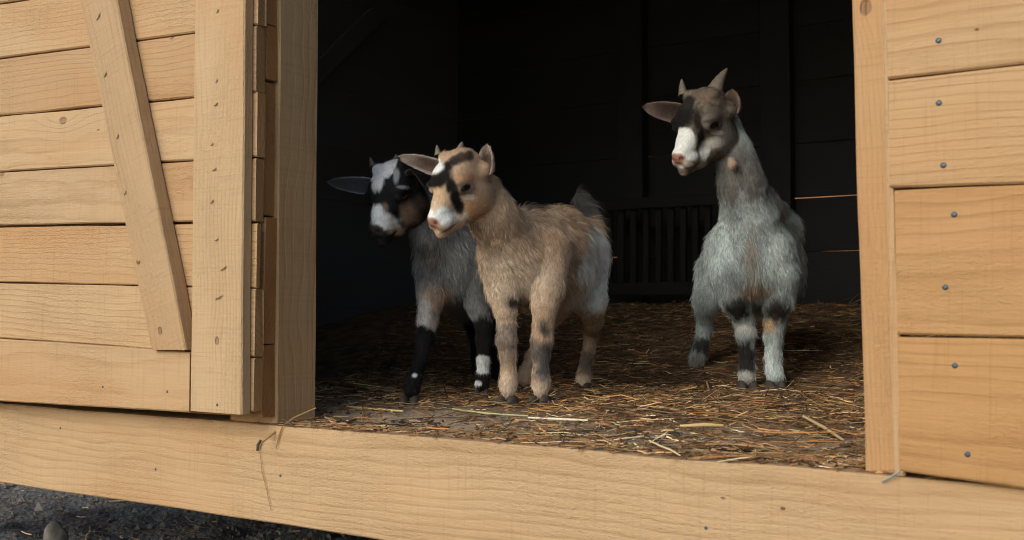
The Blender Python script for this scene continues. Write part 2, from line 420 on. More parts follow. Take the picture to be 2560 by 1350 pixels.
# wall planks behind the sliding door
zs_wall = [0.012, PX(675, 862, XD)[2], PX(675, 540, XD)[2], PX(675, 200, XD)[2], .62, .80, 1.0, 1.17, 1.32]
for i in range(8):
    box_board('wall_plank', BX0, XD - .004 + (0, .001, -.003, .002, 0, 0, 0, 0)[i], Yw, Yw + .027, zs_wall[i] + (0.0 if i == 0 else .0015), zs_wall[i + 1] - .0015, 'x', barn, M_WOOD, (.7, .65, .5, .6, .5, .5, .5, .5)[i], wav=.0015, rag=.002)
pj = box_board('door_post', XD - .10, XD + .001, Ywp1 + .001, Ypost, .001, BZ1, 'z', barn, M_WOOD, .30, wav=.0012, quarter=.3)
# top of the doorway
box_board('lintel', XD - .1, xr_l[0] + .05, -.002, .08, BZ1, BZ1 + .12, 'x', barn, M_WOOD, .2)
for k in range(2):
    pass
for k in range(3):
    box_board('wall_plank', BX0, BX1, Yw, Yw + .026, BZ1 + .125 + k * .14, BZ1 + .262 + k * .14, 'x', barn, M_WOOD, .1)
# back wall: planks with thin gaps
zb = [.002, .178, .366, .546, .727, .936, 1.12, 1.32, 1.52, 1.72, 1.92]
for i in range(10):
    g0, g1 = [(.0004, .0004), (.0004, .0004), (.0004, .0022), (.0022, .0011), (.0011, .0012)][i] if i < 5 else (.0006, .0006)
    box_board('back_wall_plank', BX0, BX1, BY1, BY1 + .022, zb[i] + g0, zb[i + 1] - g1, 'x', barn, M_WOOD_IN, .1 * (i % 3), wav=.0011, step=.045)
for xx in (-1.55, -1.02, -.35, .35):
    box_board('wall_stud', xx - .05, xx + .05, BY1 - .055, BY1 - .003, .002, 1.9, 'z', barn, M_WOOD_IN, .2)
# side walls
for i in range(10):
    for X, nm in ((BX0 + .024 + .003 * (i % 2), 1), (BX1 - .024 - .003 * (i % 2), -1)):
        z0_, z1_ = zb[i] - (.001 if i == 0 else 0), zb[i + 1] + .004
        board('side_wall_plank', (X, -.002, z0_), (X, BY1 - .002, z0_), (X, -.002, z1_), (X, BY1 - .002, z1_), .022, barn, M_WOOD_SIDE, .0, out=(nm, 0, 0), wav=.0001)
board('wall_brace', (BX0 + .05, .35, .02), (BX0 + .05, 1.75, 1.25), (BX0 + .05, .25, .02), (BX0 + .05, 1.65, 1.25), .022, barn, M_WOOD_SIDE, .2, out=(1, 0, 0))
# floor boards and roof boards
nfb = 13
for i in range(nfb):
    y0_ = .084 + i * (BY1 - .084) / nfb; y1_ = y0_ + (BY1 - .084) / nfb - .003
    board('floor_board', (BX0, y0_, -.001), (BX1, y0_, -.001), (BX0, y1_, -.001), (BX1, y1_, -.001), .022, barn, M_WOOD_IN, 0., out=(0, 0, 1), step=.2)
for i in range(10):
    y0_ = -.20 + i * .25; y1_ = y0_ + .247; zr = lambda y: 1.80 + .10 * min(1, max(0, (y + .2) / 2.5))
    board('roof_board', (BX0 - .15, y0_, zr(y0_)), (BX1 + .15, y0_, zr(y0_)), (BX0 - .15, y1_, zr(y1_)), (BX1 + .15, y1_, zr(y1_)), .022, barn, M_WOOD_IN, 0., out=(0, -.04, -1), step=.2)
for xx, yv in ((BX0 + .1, .05), (-.6, .05), (BX1 - .1, .05), (BX0 + .1, 2.1), (-.6, 2.1), (BX1 - .1, 2.1)):
    board('foundation_post', (xx, yv - .05, -.34), (xx, yv - .05, -.156), (xx - .1, yv - .05, -.34), (xx - .1, yv - .05, -.156), .1, barn, M_WOOD_IN, 0.)

# ------------------------------------------------------------------ sliding door
door = thing('sliding_door', 'pale plank sliding door with a diagonal brace, pushed open to the left', 'door', (XD - .5, -.05, 0))
Ydf = -.0505
D_L = [((0, 8), (480, -62)), ((0, 146), (480, 83)), ((0, 290), (480, 244)), ((0, 430), (480, 402)), ((0, 566), (480, 558)), ((0, 706), (480, 717)), ((0, 846), (480, 882)), ((0, 985), (480, 1020))]
D_L = [((0, -130), (480, -215))] + D_L
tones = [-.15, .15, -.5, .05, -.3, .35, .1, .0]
DX0 = PY(-520, 600, Ydf)[0]
gp = [1, 1.9, 1.9, 1.7, 1.7, 3.2, 1.6, 1.6, 1]
for i in range(8):
    up_, dn_ = D_L[i], D_L[i + 1]
    hi = ((up_[0][0], up_[0][1] + gp[i]), (up_[1][0], up_[1][1] + gp[i])); lo = ((dn_[0][0], dn_[0][1] - gp[i + 1]), (dn_[1][0], dn_[1][1] - gp[i + 1]))
    kn = {3: ((PY(157, 303, Ydf), .0075), (PY(246, 325, Ydf), .0016)), 2: ((PY(430, 95, Ydf), .003),), 4: ((PY(6, 436, Ydf), .004),), 1: ((PY(95, 60, Ydf), .0)),}.get(i, ())
    if i == 1: kn = ()
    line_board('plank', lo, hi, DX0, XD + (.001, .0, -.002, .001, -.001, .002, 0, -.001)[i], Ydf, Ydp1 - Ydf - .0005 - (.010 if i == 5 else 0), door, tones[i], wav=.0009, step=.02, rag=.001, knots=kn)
rail = line_board('bottom_rail', ((0, 1003), (474, 1032)), ((0, 848), (474, 880)), DX0, PY(473.5, 950, -.068)[0], -.068, .0172, door, -.15, wav=.0011, step=.02)
# the rail sits over the planks down to the floor line
stile = vboard('stile', 487, 475, 612, 603, 0, 1032, Yst0, .0192, door, -.05, quarter=.35, ztop=.95, zb=PY(540, 1032, Yst0)[2], knots=((PY(543, 853, Yst0), .0042), (PY(533, 690, Yst0), .0)))
YB = -.078
brace_pts = [PY(376, 876, YB), PY(200, 0, YB), PY(464, 874, YB), PY(291, 0, YB)]
d1, d2 = brace_pts[1] - brace_pts[0], brace_pts[3] - brace_pts[2]
brace = board('diagonal_brace', brace_pts[2], brace_pts[2] + d2 * 1.25, brace_pts[0], brace_pts[0] + d1 * 1.25, .0272, door, M_WOOD, -.55, wav=.0012, step=.02, knots=((PY(400, 828, YB), .004), (PY(343, 655, YB), .0015)))
for (x, y, l, a) in ((545, 28, .008, 1.0), (543, 203, .007, .9), (541, 262, .010, .5), (531, 362, .007, .6), (537, 425, .010, .35), (531, 505, .009, .7), (543, 600, .008, .5), (560, 672, .016, .45), (548, 745, .018, .35)):
    dent(x, y, Yst0, stile, l, a)
for (x, y, l, a) in ((247, 42, .016, .9), (264, 187, .011, 1.0), (295, 342, .010, 1.0), (314, 483, .010, .9), (347, 657, .009, .6)):
    dent(x, y, YB, brace, l, a, .0018)
nail(543, 1012, Yst0, stile, True); nail(257, 967, -.068, rail, True); nail(418, 979, -.068, rail, True)

# hay rack against the back wall
def yb(px, py, Y=2.02): return PY(px, py, Y)
rack = thing('hay_rack', 'dark slatted hay rack standing against the rear wall in the gloom', 'hay rack', tuple(yb(1640, 780)))
Yr = 2.02
for i in range(9):
    x = 1528 + i * 31
    a, b_ = yb(x, 712), yb(x, 510); c_, d = yb(x - 15, 712), yb(x - 15, 510)
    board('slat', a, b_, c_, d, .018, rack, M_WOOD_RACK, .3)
for (ya, yb_) in ((520, 492), (738, 706)):
    a, b_ = PY(1480, ya, Yr - .021), PY(1800, ya, Yr - .021); c_, d = PY(1480, yb_, Yr - .021), PY(1800, yb_, Yr - .021)
    a[2] = b_[2] = (a[2] + b_[2]) / 2; c_[2] = d[2] = (c_[2] + d[2]) / 2
    board('rail', a, b_, c_, d, .020, rack, M_WOOD_RACK, .3)

def straws(cen, az, length, width, col, tilt, bend, name, mat=M_STRAW, flat=.35, lift=None):
    """each straw: 4 rings of 4 verts"""
    n = len(az); K = 4
    t = np.linspace(-.5, .5, K)
    dirv = np.stack([np.cos(az) * np.cos(tilt), np.sin(az) * np.cos(tilt), np.sin(tilt)], 1)
    side = np.stack([-np.sin(az), np.cos(az), az * 0], 1); upv = np.cross(dirv, side)
    ctr = cen[:, None] + dirv[:, None] * (t[None, :, None] * length[:, None, None]) + side[:, None] * ((t[None, :, None] ** 2 - .12) * (bend * length)[:, None, None]) + upv[:, None] * (rng.normal(0, .02, (n, K, 1)) * length[:, None, None])
    w = width[:, None, None]; taper = np.array([.75, 1, 1, .7])[None, :, None]
    ro = rng.uniform(-1.2, 1.2, n); a = side * np.cos(ro)[:, None] + upv * np.sin(ro)[:, None]; b2 = np.cross(dirv, a)
    V = np.stack([ctr + a[:, None] * w * taper, ctr + b2[:, None] * w * taper * flat, ctr - a[:, None] * w * taper, ctr - b2[:, None] * w * taper * flat], 2)  # n,K,4,3
    base = (np.arange(n) * K * 4)[:, None]
    Q = []
    for k in range(K - 1):
        for j in range(4): Q.append([k * 4 + j, k * 4 + (j + 1) % 4, (k + 1) * 4 + (j + 1) % 4, (k + 1) * 4 + j])
    Q.append([0, 3, 2, 1]); Q.append([(K - 1) * 4 + j for j in range(4)])
    Q = np.array(Q)[None] + base[:, :, None]
    cols = np.repeat(col, K * 4, 0)
    return np_mesh(name, V.reshape(-1, 3), Q.reshape(-1, 4), mat, False, cols)

def straw_cols(n, pale_share):
    """fresh 0..1: share of pale stalks"""
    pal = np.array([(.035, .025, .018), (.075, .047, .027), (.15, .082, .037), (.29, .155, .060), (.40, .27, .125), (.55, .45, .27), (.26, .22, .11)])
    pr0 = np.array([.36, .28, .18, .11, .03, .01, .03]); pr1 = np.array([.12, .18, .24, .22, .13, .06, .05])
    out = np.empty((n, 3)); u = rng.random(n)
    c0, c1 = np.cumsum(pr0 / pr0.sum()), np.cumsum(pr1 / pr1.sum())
    cc = c0[None] * (1 - pale_share[:, None]) + c1[None] * pale_share[:, None]
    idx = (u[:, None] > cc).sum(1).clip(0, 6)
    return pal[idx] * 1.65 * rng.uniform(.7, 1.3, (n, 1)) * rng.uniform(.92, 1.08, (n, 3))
# ------------------------------------------------------------------ outside: ground, stones, added backing fence
ZG = -.34
M_GROUND = None
def ground_mat():
    m, t, b = new_mat('damp_gravelly_dirt'); B = NB(t)
    co = B.n('ShaderNodeTexCoord').outputs['Object']
    n1 = B.noise(co, 6, 5, .6); n2 = B.noise(co, 90, 5, .7)
    vo = B.n('ShaderNodeTexVoronoi'); t.links.new(co, vo.inputs[0]); vo.inputs['Scale'].default_value = 70
    c = B.ramp(n2, [(.3, (.062, .064, .062)), (.7, (.19, .205, .20))])
    c = B.mix(B.mrange(vo.outputs['Distance'], .1, .35, .5, 0), c, (.26, .26, .25, 1))
    c = B.mix(B.mrange(n1, .4, .65), c, (.15, .125, .10, 1))
    t.links.new(c, b.inputs['Base Color']); b.inputs['Roughness'].default_value = .95
    bp = B.n('ShaderNodeBump'); bp.inputs['Strength'].default_value = .8; bp.inputs['Distance'].default_value = .01
    t.links.new(B.math('ADD', n2, B.math('MULTIPLY', vo.outputs['Distance'], -1.0)), bp.inputs['Height']); t.links.new(bp.outputs[0], b.inputs['Normal'])
    return m
M_GROUND = ground_mat()
def grid_sheet(xs, ys, zf):
    X, Y = np.meshgrid(xs, ys, indexing='ij'); V = np.stack([X.ravel(), Y.ravel(), zf(X.ravel(), Y.ravel())], 1)
    nx, ny = len(xs), len(ys); I = np.arange(nx * ny).reshape(nx, ny)
    Q = np.stack([I[:-1, :-1].ravel(), I[1:, :-1].ravel(), I[1:, 1:].ravel(), I[:-1, 1:].ravel()], 1)
    return V, Q
def gz(x, y):
    p = np.stack([x, y, x * 0], 1)
    near = np.exp(-((x + 2) ** 2 + (y - .4) ** 2) / 8)
    return ZG + near * (vnoise(p, 5, 3) * .018 + vnoise(p, 16, 4) * .014 + vnoise(p, 45, 5) * .007 + vnoise(p, 90, 6) * .003)
xs = np.unique(np.concatenate([-np.geomspace(4.0, 300, 18), np.linspace(-4.0, 0.5, 260), np.geomspace(.5, 300, 18)]))
ys = np.unique(np.concatenate([-np.geomspace(1.0, 300, 18), np.linspace(-1.0, 2.6, 200), np.geomspace(2.6, 300, 18)]))
V, Q = grid_sheet(xs, ys, gz)
kind(link('ground', np_mesh('ground', V, Q, M_GROUND, True)), 'structure', 'dark gravelly dirt under and around the barn')
def rock_mesh(name, size, seed, mat):
    import bmesh
    bm = bmesh.new(); bmesh.ops.create_icosphere(bm, subdivisions=3, radius=1)
    V = np.array([v.co for v in bm.verts]); d = 1 + vnoise(V, 1.1, seed) * .45 + vnoise(V, 2.6, seed + 1) * .22 + vnoise(V, 7, seed + 2) * .06; pl_ = np.random.default_rng(seed).normal(0, 1, (9, 3)); pl_ /= np.linalg.norm(pl_, axis=1, keepdims=True); d = np.minimum(d, (.78 / np.maximum(V @ pl_.T, .3)).min(1))
    V = V * d[:, None] * np.array(size)
    for v, c_ in zip(bm.verts, V): v.co = c_
    me = bpy.data.meshes.new(name); bm.to_mesh(me); bm.free(); me.materials.append(mat)
    me.polygons.foreach_set('use_smooth', np.ones(len(me.polygons), bool)); return me
STN = [((144, 1375), (.028, .024, .046), 'pale upright grey stone poking from the dirt at the bottom left corner'),
       ((125, 1222), (.014, .012, .008), 'small pebble on the lit gravel by the left edge')]
for i, (q, s_, lab) in enumerate(STN):
    p = PZ(*q, ZG); o = link('stone', rock_mesh('stone', s_, 11 + i, M_STONE), None, p + np.array([0, 0, s_[2] * .35])); tag(o, lab, 'stone')
    o.rotation_euler = (0.1, .1, i)
# gravel: countless
PB = []
n_g = 9000
gx = rng.uniform(-3.6, -.9, n_g); gy = rng.uniform(-.25, 1.8, n_g); gs_ = rng.gamma(1.6, .0019, n_g) + .0012
oct_v = np.array([(1, 0, 0), (-1, 0, 0), (0, 1, 0), (0, -1, 0), (0, 0, 1), (0, 0, -1)], float)
oct_f = np.array([(0, 2, 4), (2, 1, 4), (1, 3, 4), (3, 0, 4), (2, 0, 5), (1, 2, 5), (3, 1, 5), (0, 3, 5)])
GV = oct_v[None] * (gs_[:, None, None] * rng.uniform(.6, 1.3, (n_g, 6, 1))) + np.stack([gx, gy, gz(gx, gy) + gs_ * .3], 1)[:, None]
GF = oct_f[None] + (np.arange(n_g) * 6)[:, None, None]
kind(link('gravel', np_mesh('gravel', GV.reshape(-1, 3), GF.reshape(-1, 3), M_STONE)), 'stuff', 'loose grey gravel on the dirt')

# twigs and straw trodden into the dirt
n = 900; x = rng.uniform(-3.2, -.9, n); y = rng.uniform(-.2, 1.2, n); L = rng.uniform(.015, .08, n)
o = link('ground_litter', straws(np.stack([x, y, gz(x, y) + .006], 1), rng.uniform(0, 6.28, n), L, rng.uniform(.0006, .0016, n), straw_cols(n, np.full(n, .6)), rng.normal(0, .12, n), rng.normal(0, .25, n), 'ground_litter')); kind(o, 'stuff', 'scraps of straw and twig on the dirt')
fence = thing('backing_fence', 'orange board fence added behind the rear wall to colour its slits', 'fence', (-.5, 4.6, ZG))  # invented backing, so the slits show orange instead of bright sky
for k in range(7):
    box_board('board', -4.5, 4.5, 4.6, 4.62, ZG + .05 + k * .30, ZG + .34 + k * .30, 'x', fence, M_FENCE, .2)
for k in range(4):
    box_board('post', -3.9 + k * 2.6, -3.8 + k * 2.6, 4.623, 4.72, ZG - .05, 1.8, 'z', fence, M_FENCE, .2)

# ------------------------------------------------------------------ bedding and straw
def bed_z(x, y):
    x = np.atleast_1d(np.asarray(x, float)); y = np.atleast_1d(np.asarray(y, float)); p = np.stack([x, y, x * 0], 1)
    t0 = sstep(.03, .16, y + .02 * vnoise(p, 9, 8)); amp = .35 + .65 * sstep(.2, .6, y)
    z = -.006 + .0095 * t0 + .014 * sstep(.1, .32, y)
    z = z + .175 * np.clip(y - .83, 0, 1) - .02 * sstep(1.6, 2.2, y)
    return z + t0 * amp * (vnoise(p, 6, 1) * .004 + vnoise(p, 22, 2) * .0022 + vnoise(p, 70, 3) * .0012)
xs = np.linspace(BX0 + .03, BX1 - .03, 420); ys = np.concatenate([np.linspace(.0, .5, 130), np.linspace(.51, BY1 - .003, 150)])
V, Q = grid_sheet(xs, ys, bed_z)
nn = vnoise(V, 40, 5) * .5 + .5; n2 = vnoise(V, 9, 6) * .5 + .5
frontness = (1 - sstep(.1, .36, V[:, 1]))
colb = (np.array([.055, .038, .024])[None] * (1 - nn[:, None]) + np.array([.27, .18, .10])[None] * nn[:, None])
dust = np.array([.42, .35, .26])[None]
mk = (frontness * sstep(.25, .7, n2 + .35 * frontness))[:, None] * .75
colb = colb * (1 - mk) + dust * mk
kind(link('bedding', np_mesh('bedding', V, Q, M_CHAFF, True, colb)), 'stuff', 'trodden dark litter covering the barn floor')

def scatter(n, y0, y1, x0=-1.5, x1=.35, power=1.0):
    x1 = .75
    y = y0 + (y1 - y0) * rng.random(n) ** power; x = rng.uniform(x0, x1, n) - (y * .55)
    return x.clip(BX0 + .06, BX1 - .06), y
allm = []
N = 44000
x, y = scatter(N, -.012, 2.1, -1.25, .25, 1.15)
keep = (y > .20) | (rng.random(N) < .45 + .55 * (vnoise(np.stack([x, y, x * 0], 1), 8, 21) > -.1) * sstep(-.02, .05, y))
keep &= ~((y < .26) & (x < -.84) & (rng.random(N) < .6))
x, y = x[keep], y[keep]; n = len(x)
L = rng.gamma(2.6, .0080, n) + .006; tl_ = rng.normal(0, .10, n) + (rng.random(n) < .05) * rng.uniform(.1, .6, n)
az = rng.normal(math.radians(5), .9, n) * np.where(rng.random(n) < .7, 1, 2)
col = straw_cols(n, .75 * (1 - sstep(.3, 1.1, y)) + .18)  # paler toward the doorway: daylight there is put into the straw colour
z = np.maximum(bed_z(x, y), .0002) + .0014 + rng.random(n) ** 2 * .006 * sstep(.1, .4, y) + np.abs(np.sin(tl_)) * L * .45
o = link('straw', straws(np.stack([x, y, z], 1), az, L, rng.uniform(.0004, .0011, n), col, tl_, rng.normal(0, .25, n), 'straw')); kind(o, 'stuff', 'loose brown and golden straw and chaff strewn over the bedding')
# longer stalks
N = 1000
x, y = scatter(N, .01, 1.5, -1.15, .2, 1.3)
keep = ~((y < .25) & (x < -.70) & (rng.random(N) < .6)); x, y = x[keep], y[keep]; n = len(x)
L = rng.uniform(.05, .13, n); tl_ = rng.normal(0, .04, n) + (rng.random(n) < .04) * rng.uniform(.1, .5, n)
az = rng.normal(math.radians(8), .55, n)
col = straw_cols(n, .25 + .75 * (1 - sstep(.15, .8, y)))  # front daylight put into the stalk colour as well
z = np.maximum(bed_z(x, y), .0) + .0055 + np.abs(np.sin(tl_)) * L * .45
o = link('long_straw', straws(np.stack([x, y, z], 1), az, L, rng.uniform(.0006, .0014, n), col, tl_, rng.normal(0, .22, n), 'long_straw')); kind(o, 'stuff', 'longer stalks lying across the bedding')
# stalks spilling over the front edge of the sill
n = 420; x = np.where(rng.random(n) < .3, rng.uniform(-1.13, -.95, n), rng.uniform(-1.13, -.30, n)); y = rng.uniform(-.012, .03, n); L = rng.uniform(.012, .055, n); tl_ = rng.uniform(.0, .22, n)
keep = vnoise(np.stack([x, y * 0, y * 0], 1), 9, 77) > -.25; x, y, L, tl_ = x[keep], y[keep], L[keep], tl_[keep]; n = len(x)
o = link('edge_straw', straws(np.stack([x, y, .002 + L * .02], 1), rng.normal(.5, .7, n), L, rng.uniform(.0005, .0012, n), straw_cols(n, np.full(n, .75)), tl_ * .4, rng.normal(0, .3, n), 'edge_straw')); kind(o, 'stuff', 'straw scraps lying along the front edge of the sill')
# leaf scraps and crumbs
N = 3000
x, y = scatter(N, .0, 1.4, -1.15, .2, 1.3); n = N
L = rng.uniform(.004, .015, n); col = np.array([(.28, .12, .05), (.12, .08, .04), (.06, .05, .04), (.33, .2, .1)])[rng.integers(0, 4, n)] * rng.uniform(.6, 1.2, (n, 1))
o = link('leaf_scraps', straws(np.stack([x, y, np.maximum(bed_z(x, y), 0) + .003], 1), rng.uniform(0, 6.28, n), L, rng.uniform(.0015, .0035, n), col, rng.normal(0, .25, n), rng.normal(0, .3, n), 'leaf_scraps', flat=.25)); kind(o, 'stuff', 'crumpled leaf scraps and crumbs in the straw')
# hay in the dark upper bank: wispy, mounded
def stalk(name, pts, r, col, label, group=None):
    """single named stalk through world points"""
    pts = [np.array(p, float) for p in pts]; V = []; Q = []; o0 = pts[0].copy()
    for i, p in enumerate(pts):
        d = norm(pts[min(i + 1, len(pts) - 1)] - pts[max(i - 1, 0)]); a = norm(np.cross(d, FWD)); b2 = np.cross(d, a)
        rr = r * (1 if 0 < i < len(pts) - 1 else .7)
        for k in range(6):
            an = k * math.pi / 3; V.append(p - o0 + a * rr * math.cos(an) + b2 * rr * .6 * math.sin(an))
    for i in range(len(pts) - 1):
        for k in range(6): Q.append([i * 6 + k, i * 6 + (k + 1) % 6, (i + 1) * 6 + (k + 1) % 6, (i + 1) * 6 + k])
    cols = np.tile(np.array(col), (len(V), 1)) * rng.uniform(.85, 1.15, (len(V), 1))
    o = link(name, np_mesh(name, V, Q, M_STRAW, True, cols), None, o0); tag(o, label, 'straw', group); return o
def PB_(px, py, dz=.004):
    """point on the bedding under a pixel"""
    p = PZ(px, py, .01)
    for _ in range(8): p = PZ(px, py, float(bed_z(p[0], p[1])[0]) + dz)
    return p
stalk('straw_stalk', [PB_(866, 1016), PB_(930, 1022), PB_(1008, 1028)], .0022, (.62, .46, .22), 'pale golden straw lying left of the goats near the door post')
stalk('straw_stalk', [PB_(812, 1043), PB_(848, 1056), PB_(890, 1067)], .0018, (.58, .44, .24), 'short yellow straw slanting across bare floor beside the left post')
stalk('straw_stalk', [PB_(893, 1065), PB_(940, 1065), PB_(992, 1066)], .0018, (.50, .42, .26), 'flat pale straw along the front edge under the black goat')
stalk('straw_stalk', [PB_(1320, 1044, .008), PB_(1400, 1048, .010), PB_(1470, 1051, .008)], .0020, (.78, .72, .55), 'whitest long straw lying in front of the middle goat')
stalk('straw_stalk', [PB_(1130, 1022, .008), PB_(1220, 1034, .010), PB_(1320, 1040, .008)], .0018, (.42, .42, .22), 'greenish straw lying before the tan goat\'s left hoof')
stalk('straw_stalk', [PB_(2008, 1040, .012), PB_(2060, 1068, .012), PB_(2120, 1108, .010)], .0026, (.52, .38, .20), 'thick tan stalk slanting toward the foot of the right door post')
stalk('straw_stalk', [PB_(1700, 1065, .010), PB_(1760, 1062, .013), PB_(1808, 1064, .010)], .0028, (.62, .46, .2), 'broad yellow stalk in the middle of the straw right of the tan goat')
stalk('straw_stalk', [PB_(1760, 935, .012), PB_(1768, 958, .010), PB_(1774, 978, .004)], .0032, (.50, .36, .2), 'short upright stalk beside the horned goat\'s hooves')
stalk('straw_stalk', [PB_(1783, 930, .02), PB_(1800, 950, .012), PB_(1822, 971, .004)], .0022, (.50, .22, .08), 'orange stalk slanting in front of the horned goat')
# stalks drooping over the sill near the left post
stalk('straw_stalk', [P(790, 1020, 1.60), P(735, 1045, 1.585), P(690, 1078, 1.565), P(655, 1106, PX(655, 1106, -1.15)[0] * 0 + 1.55)], .0020, (.40, .24, .10), 'bent brown straw drooping over the sill below the left post')
Yh = Ys - .003
stalk('straw_stalk', [PY(650, 1128, Yh), PY(655, 1180, Yh), PY(668, 1230, Yh), PY(677, 1277, Yh)], .0006, (.38, .20, .07), 'thin long stalk hanging down the front of the sill beam')
stalk('straw_stalk', [PY(707, 1062, Yh), PY(697, 1090, Yh), PY(690, 1120, Yh)], .0013, (.45, .26, .10), 'short straw hanging over the beam just right of the drooping one')
lf = [PY(652, 1100, Yh - .001), PY(645, 1112, Yh - .002), PY(643, 1127, Yh - .001)]
stalk('seed_husk', lf, .0026, (.10, .075, .05), 'small dark husk stuck on the sill front at the top of the long hanging stalk')
stalk('straw_stalk', [PY(2205, 1205, Yh), PY(2228, 1192, Yh - .004), PY(2250, 1178, Yh - .004)], .0016, (.30, .34, .32), 'grey-green wisp caught at the foot of the right-hand planks')

#GOATS-BEGIN
# ------------------------------------------------------------------ goats
class Goat:
    def __init__(s, base, headR, headT, headD, hs):
        s.base = np.array(base, float)
        s.prims = []                      # dicts
        s.hs = hs * 1e-3
        Rc = np.array(headR)              # columns fwd,left,up in camera (right, depth, up) frame
        s.HR = np.stack([c2w(Rc[:, i]) for i in range(3)], 1)
        cx, cz = headT
        # the fit used an untilted frame: same as camera axes
        s.HT = CAM + RIGHT * cx + FWD * headD + UP * cz
    def H(s, p): return s.HT + s.HR @ (np.array(p, float) * s.hs)
    def invH(s, W): return (W - s.HT) @ s.HR / s.hs
    def rc(s, a, ra, b, rb, k=.012, flow=None, hair=.016, head=False, sub=False):
        a, b = np.array(a, float), np.array(b, float)
        fl = norm(b - a) if flow is None else norm(flow)
        s.prims.append(dict(t='rc', a=a, ra=ra, b=b, rb=rb, k=k, flow=fl, hair=hair, head=head, sub=sub))
    def el(s, c, r, R, k=.008, flow=(0, 0, -1), hair=.005, head=False, sub=False):
        s.prims.append(dict(t='el', c=np.array(c, float), r=np.array(r, float), R=np.array(R, float), k=k, flow=norm(flow), hair=hair, head=head, sub=sub))
    # body prims by photo pixel, depth, pixel radius
    def chain(s, pts, k=.012, hair=.016, flow=None):
        for (x0, y0, d0, r0), (x1, y1, d1, r1) in zip(pts[:-1], pts[1:]):
            s.rc(P(x0, y0, d0), r0 * d0 / F_PX, P(x1, y1, d1), r1 * d1 / F_PX, k, flow, hair)
    def hrc(s, a, ra, b, rb, k=8, flow=None, hair=.005, both=False, sub=False):
        for sg in ((1, -1) if both else (1,)):
            A = np.array(a) * (1, sg, 1); B_ = np.array(b) * (1, sg, 1)
            fl = s.HR @ norm(flow if flow is not None else (-1, 0, .2))
            s.rc(s.H(A), ra * s.hs, s.H(B_), rb * s.hs, k * s.hs, fl, hair, True, sub)
    def hel(s, c, r, k=8, ang=(0, 0, 0), flow=(-1, 0, .2), hair=.005, both=False, sub=False):
        from mathutils import Euler
        for sg in ((1, -1) if both else (1,)):
            E_ = np.array(Euler((ang[0] * sg, ang[1], ang[2] * sg)).to_matrix())
            s.el(s.H(np.array(c) * (1, sg, 1)), np.array(r) * s.hs, s.HR @ E_, k * s.hs, s.HR @ norm(flow), hair, True, sub)
    def head(s):
        s.hel((-12, 0, 9), (38, 35, 38), 8, hair=.0045)
        s.hel((-14, 0, 26), (25, 32, 18), 8, hair=.0055)
        s.hel((13, 0, 14), (28, 33.5, 27), 10, hair=.0032)
        s.hrc((16, 0, 3), 28, (45, 0, -11), 17.0, 10, hair=.0028)
        s.hrc((42, 0, -10), 17.0, (66, 0, -21), 13.5, 8, hair=.0022)
        s.hel((73, 0, -23), (9, 12.5, 10), 5, hair=.002)
        s.hel((62, 9, -32.5), (17.5, 10, 12), 5, hair=.0024, both=True)
        s.hrc((-10, 0, -31), 32, (36, 0, -41), 17.5, 9, hair=.0045)
        s.hrc((36, 0, -41), 17.0, (73, 0, -45.5), 8.5, 6, hair=.003)
        s.hel((-2, 20, -23), (29, 16.5, 30), 10, hair=.0045, both=True)
        s.hel((18, 30.5, 12), (17, 8.5, 6.5), 7, ang=(0, -.28, .1), hair=.003, both=True)     # brow
        s.hel((20, 31, 2.5), (17.5, 7.5, 8.5), 5, ang=(0, -.28, 0), hair=.0012, both=True)         # lids
        s.hel((21, 38.5, 2.0), (12, 4.5, 4.6), 1.2, ang=(0, -.28, 0), both=True, sub=True)
        s.hel((80, 8, -23.5), (4.5, 2.6, 2.6), 1.5, ang=(0, .5, .5), both=True, sub=True)      # nostrils
        s.hel((-27, 31, 6), (12, 11, 12), 7, hair=.006, both=True)                             # ear roots
        s.hel((-10, 23, 40), (9, 9, 8), 9, hair=.006, both=True)                             # horn roots
    def sdf(s, Pt, prims):
        out = []
        for p in prims:
            if p['t'] == 'rc':
                ba = p['b'] - p['a']; l2 = ba @ ba; pa = Pt - p['a']
                t = np.clip(pa @ ba / l2, 0, 1); d = np.linalg.norm(pa - t[..., None] * ba, axis=-1) - (p['ra'] + (p['rb'] - p['ra']) * t)
            else:
                q = (Pt - p['c']) @ p['R']; k0 = np.linalg.norm(q / p['r'], axis=-1); k1 = np.linalg.norm(q / p['r'] ** 2, axis=-1)
                d = k0 * (k0 - 1) / (k1 + 1e-9)
            out.append(d)
        return out
    def build_field(s, h):
        lo = np.full(3, 1e9); hi = -lo
        for p in s.prims:
            if p['sub']: continue
            if p['t'] == 'rc': bb = [(p['a'] - p['ra'], p['a'] + p['ra']), (p['b'] - p['rb'], p['b'] + p['rb'])]
            else: bb = [(p['c'] - p['r'].max(), p['c'] + p['r'].max())]
            p['lo'] = np.min([x[0] for x in bb], 0); p['hi'] = np.max([x[1] for x in bb], 0)
            lo = np.minimum(lo, p['lo']); hi = np.maximum(hi, p['hi'])
        lo -= 4 * h; hi += 4 * h
        n = np.ceil((hi - lo) / h).astype(int) + 1
        Fd = np.full(n, .05, np.float32)
        ax = [lo[i] + np.arange(n[i]) * h for i in range(3)]
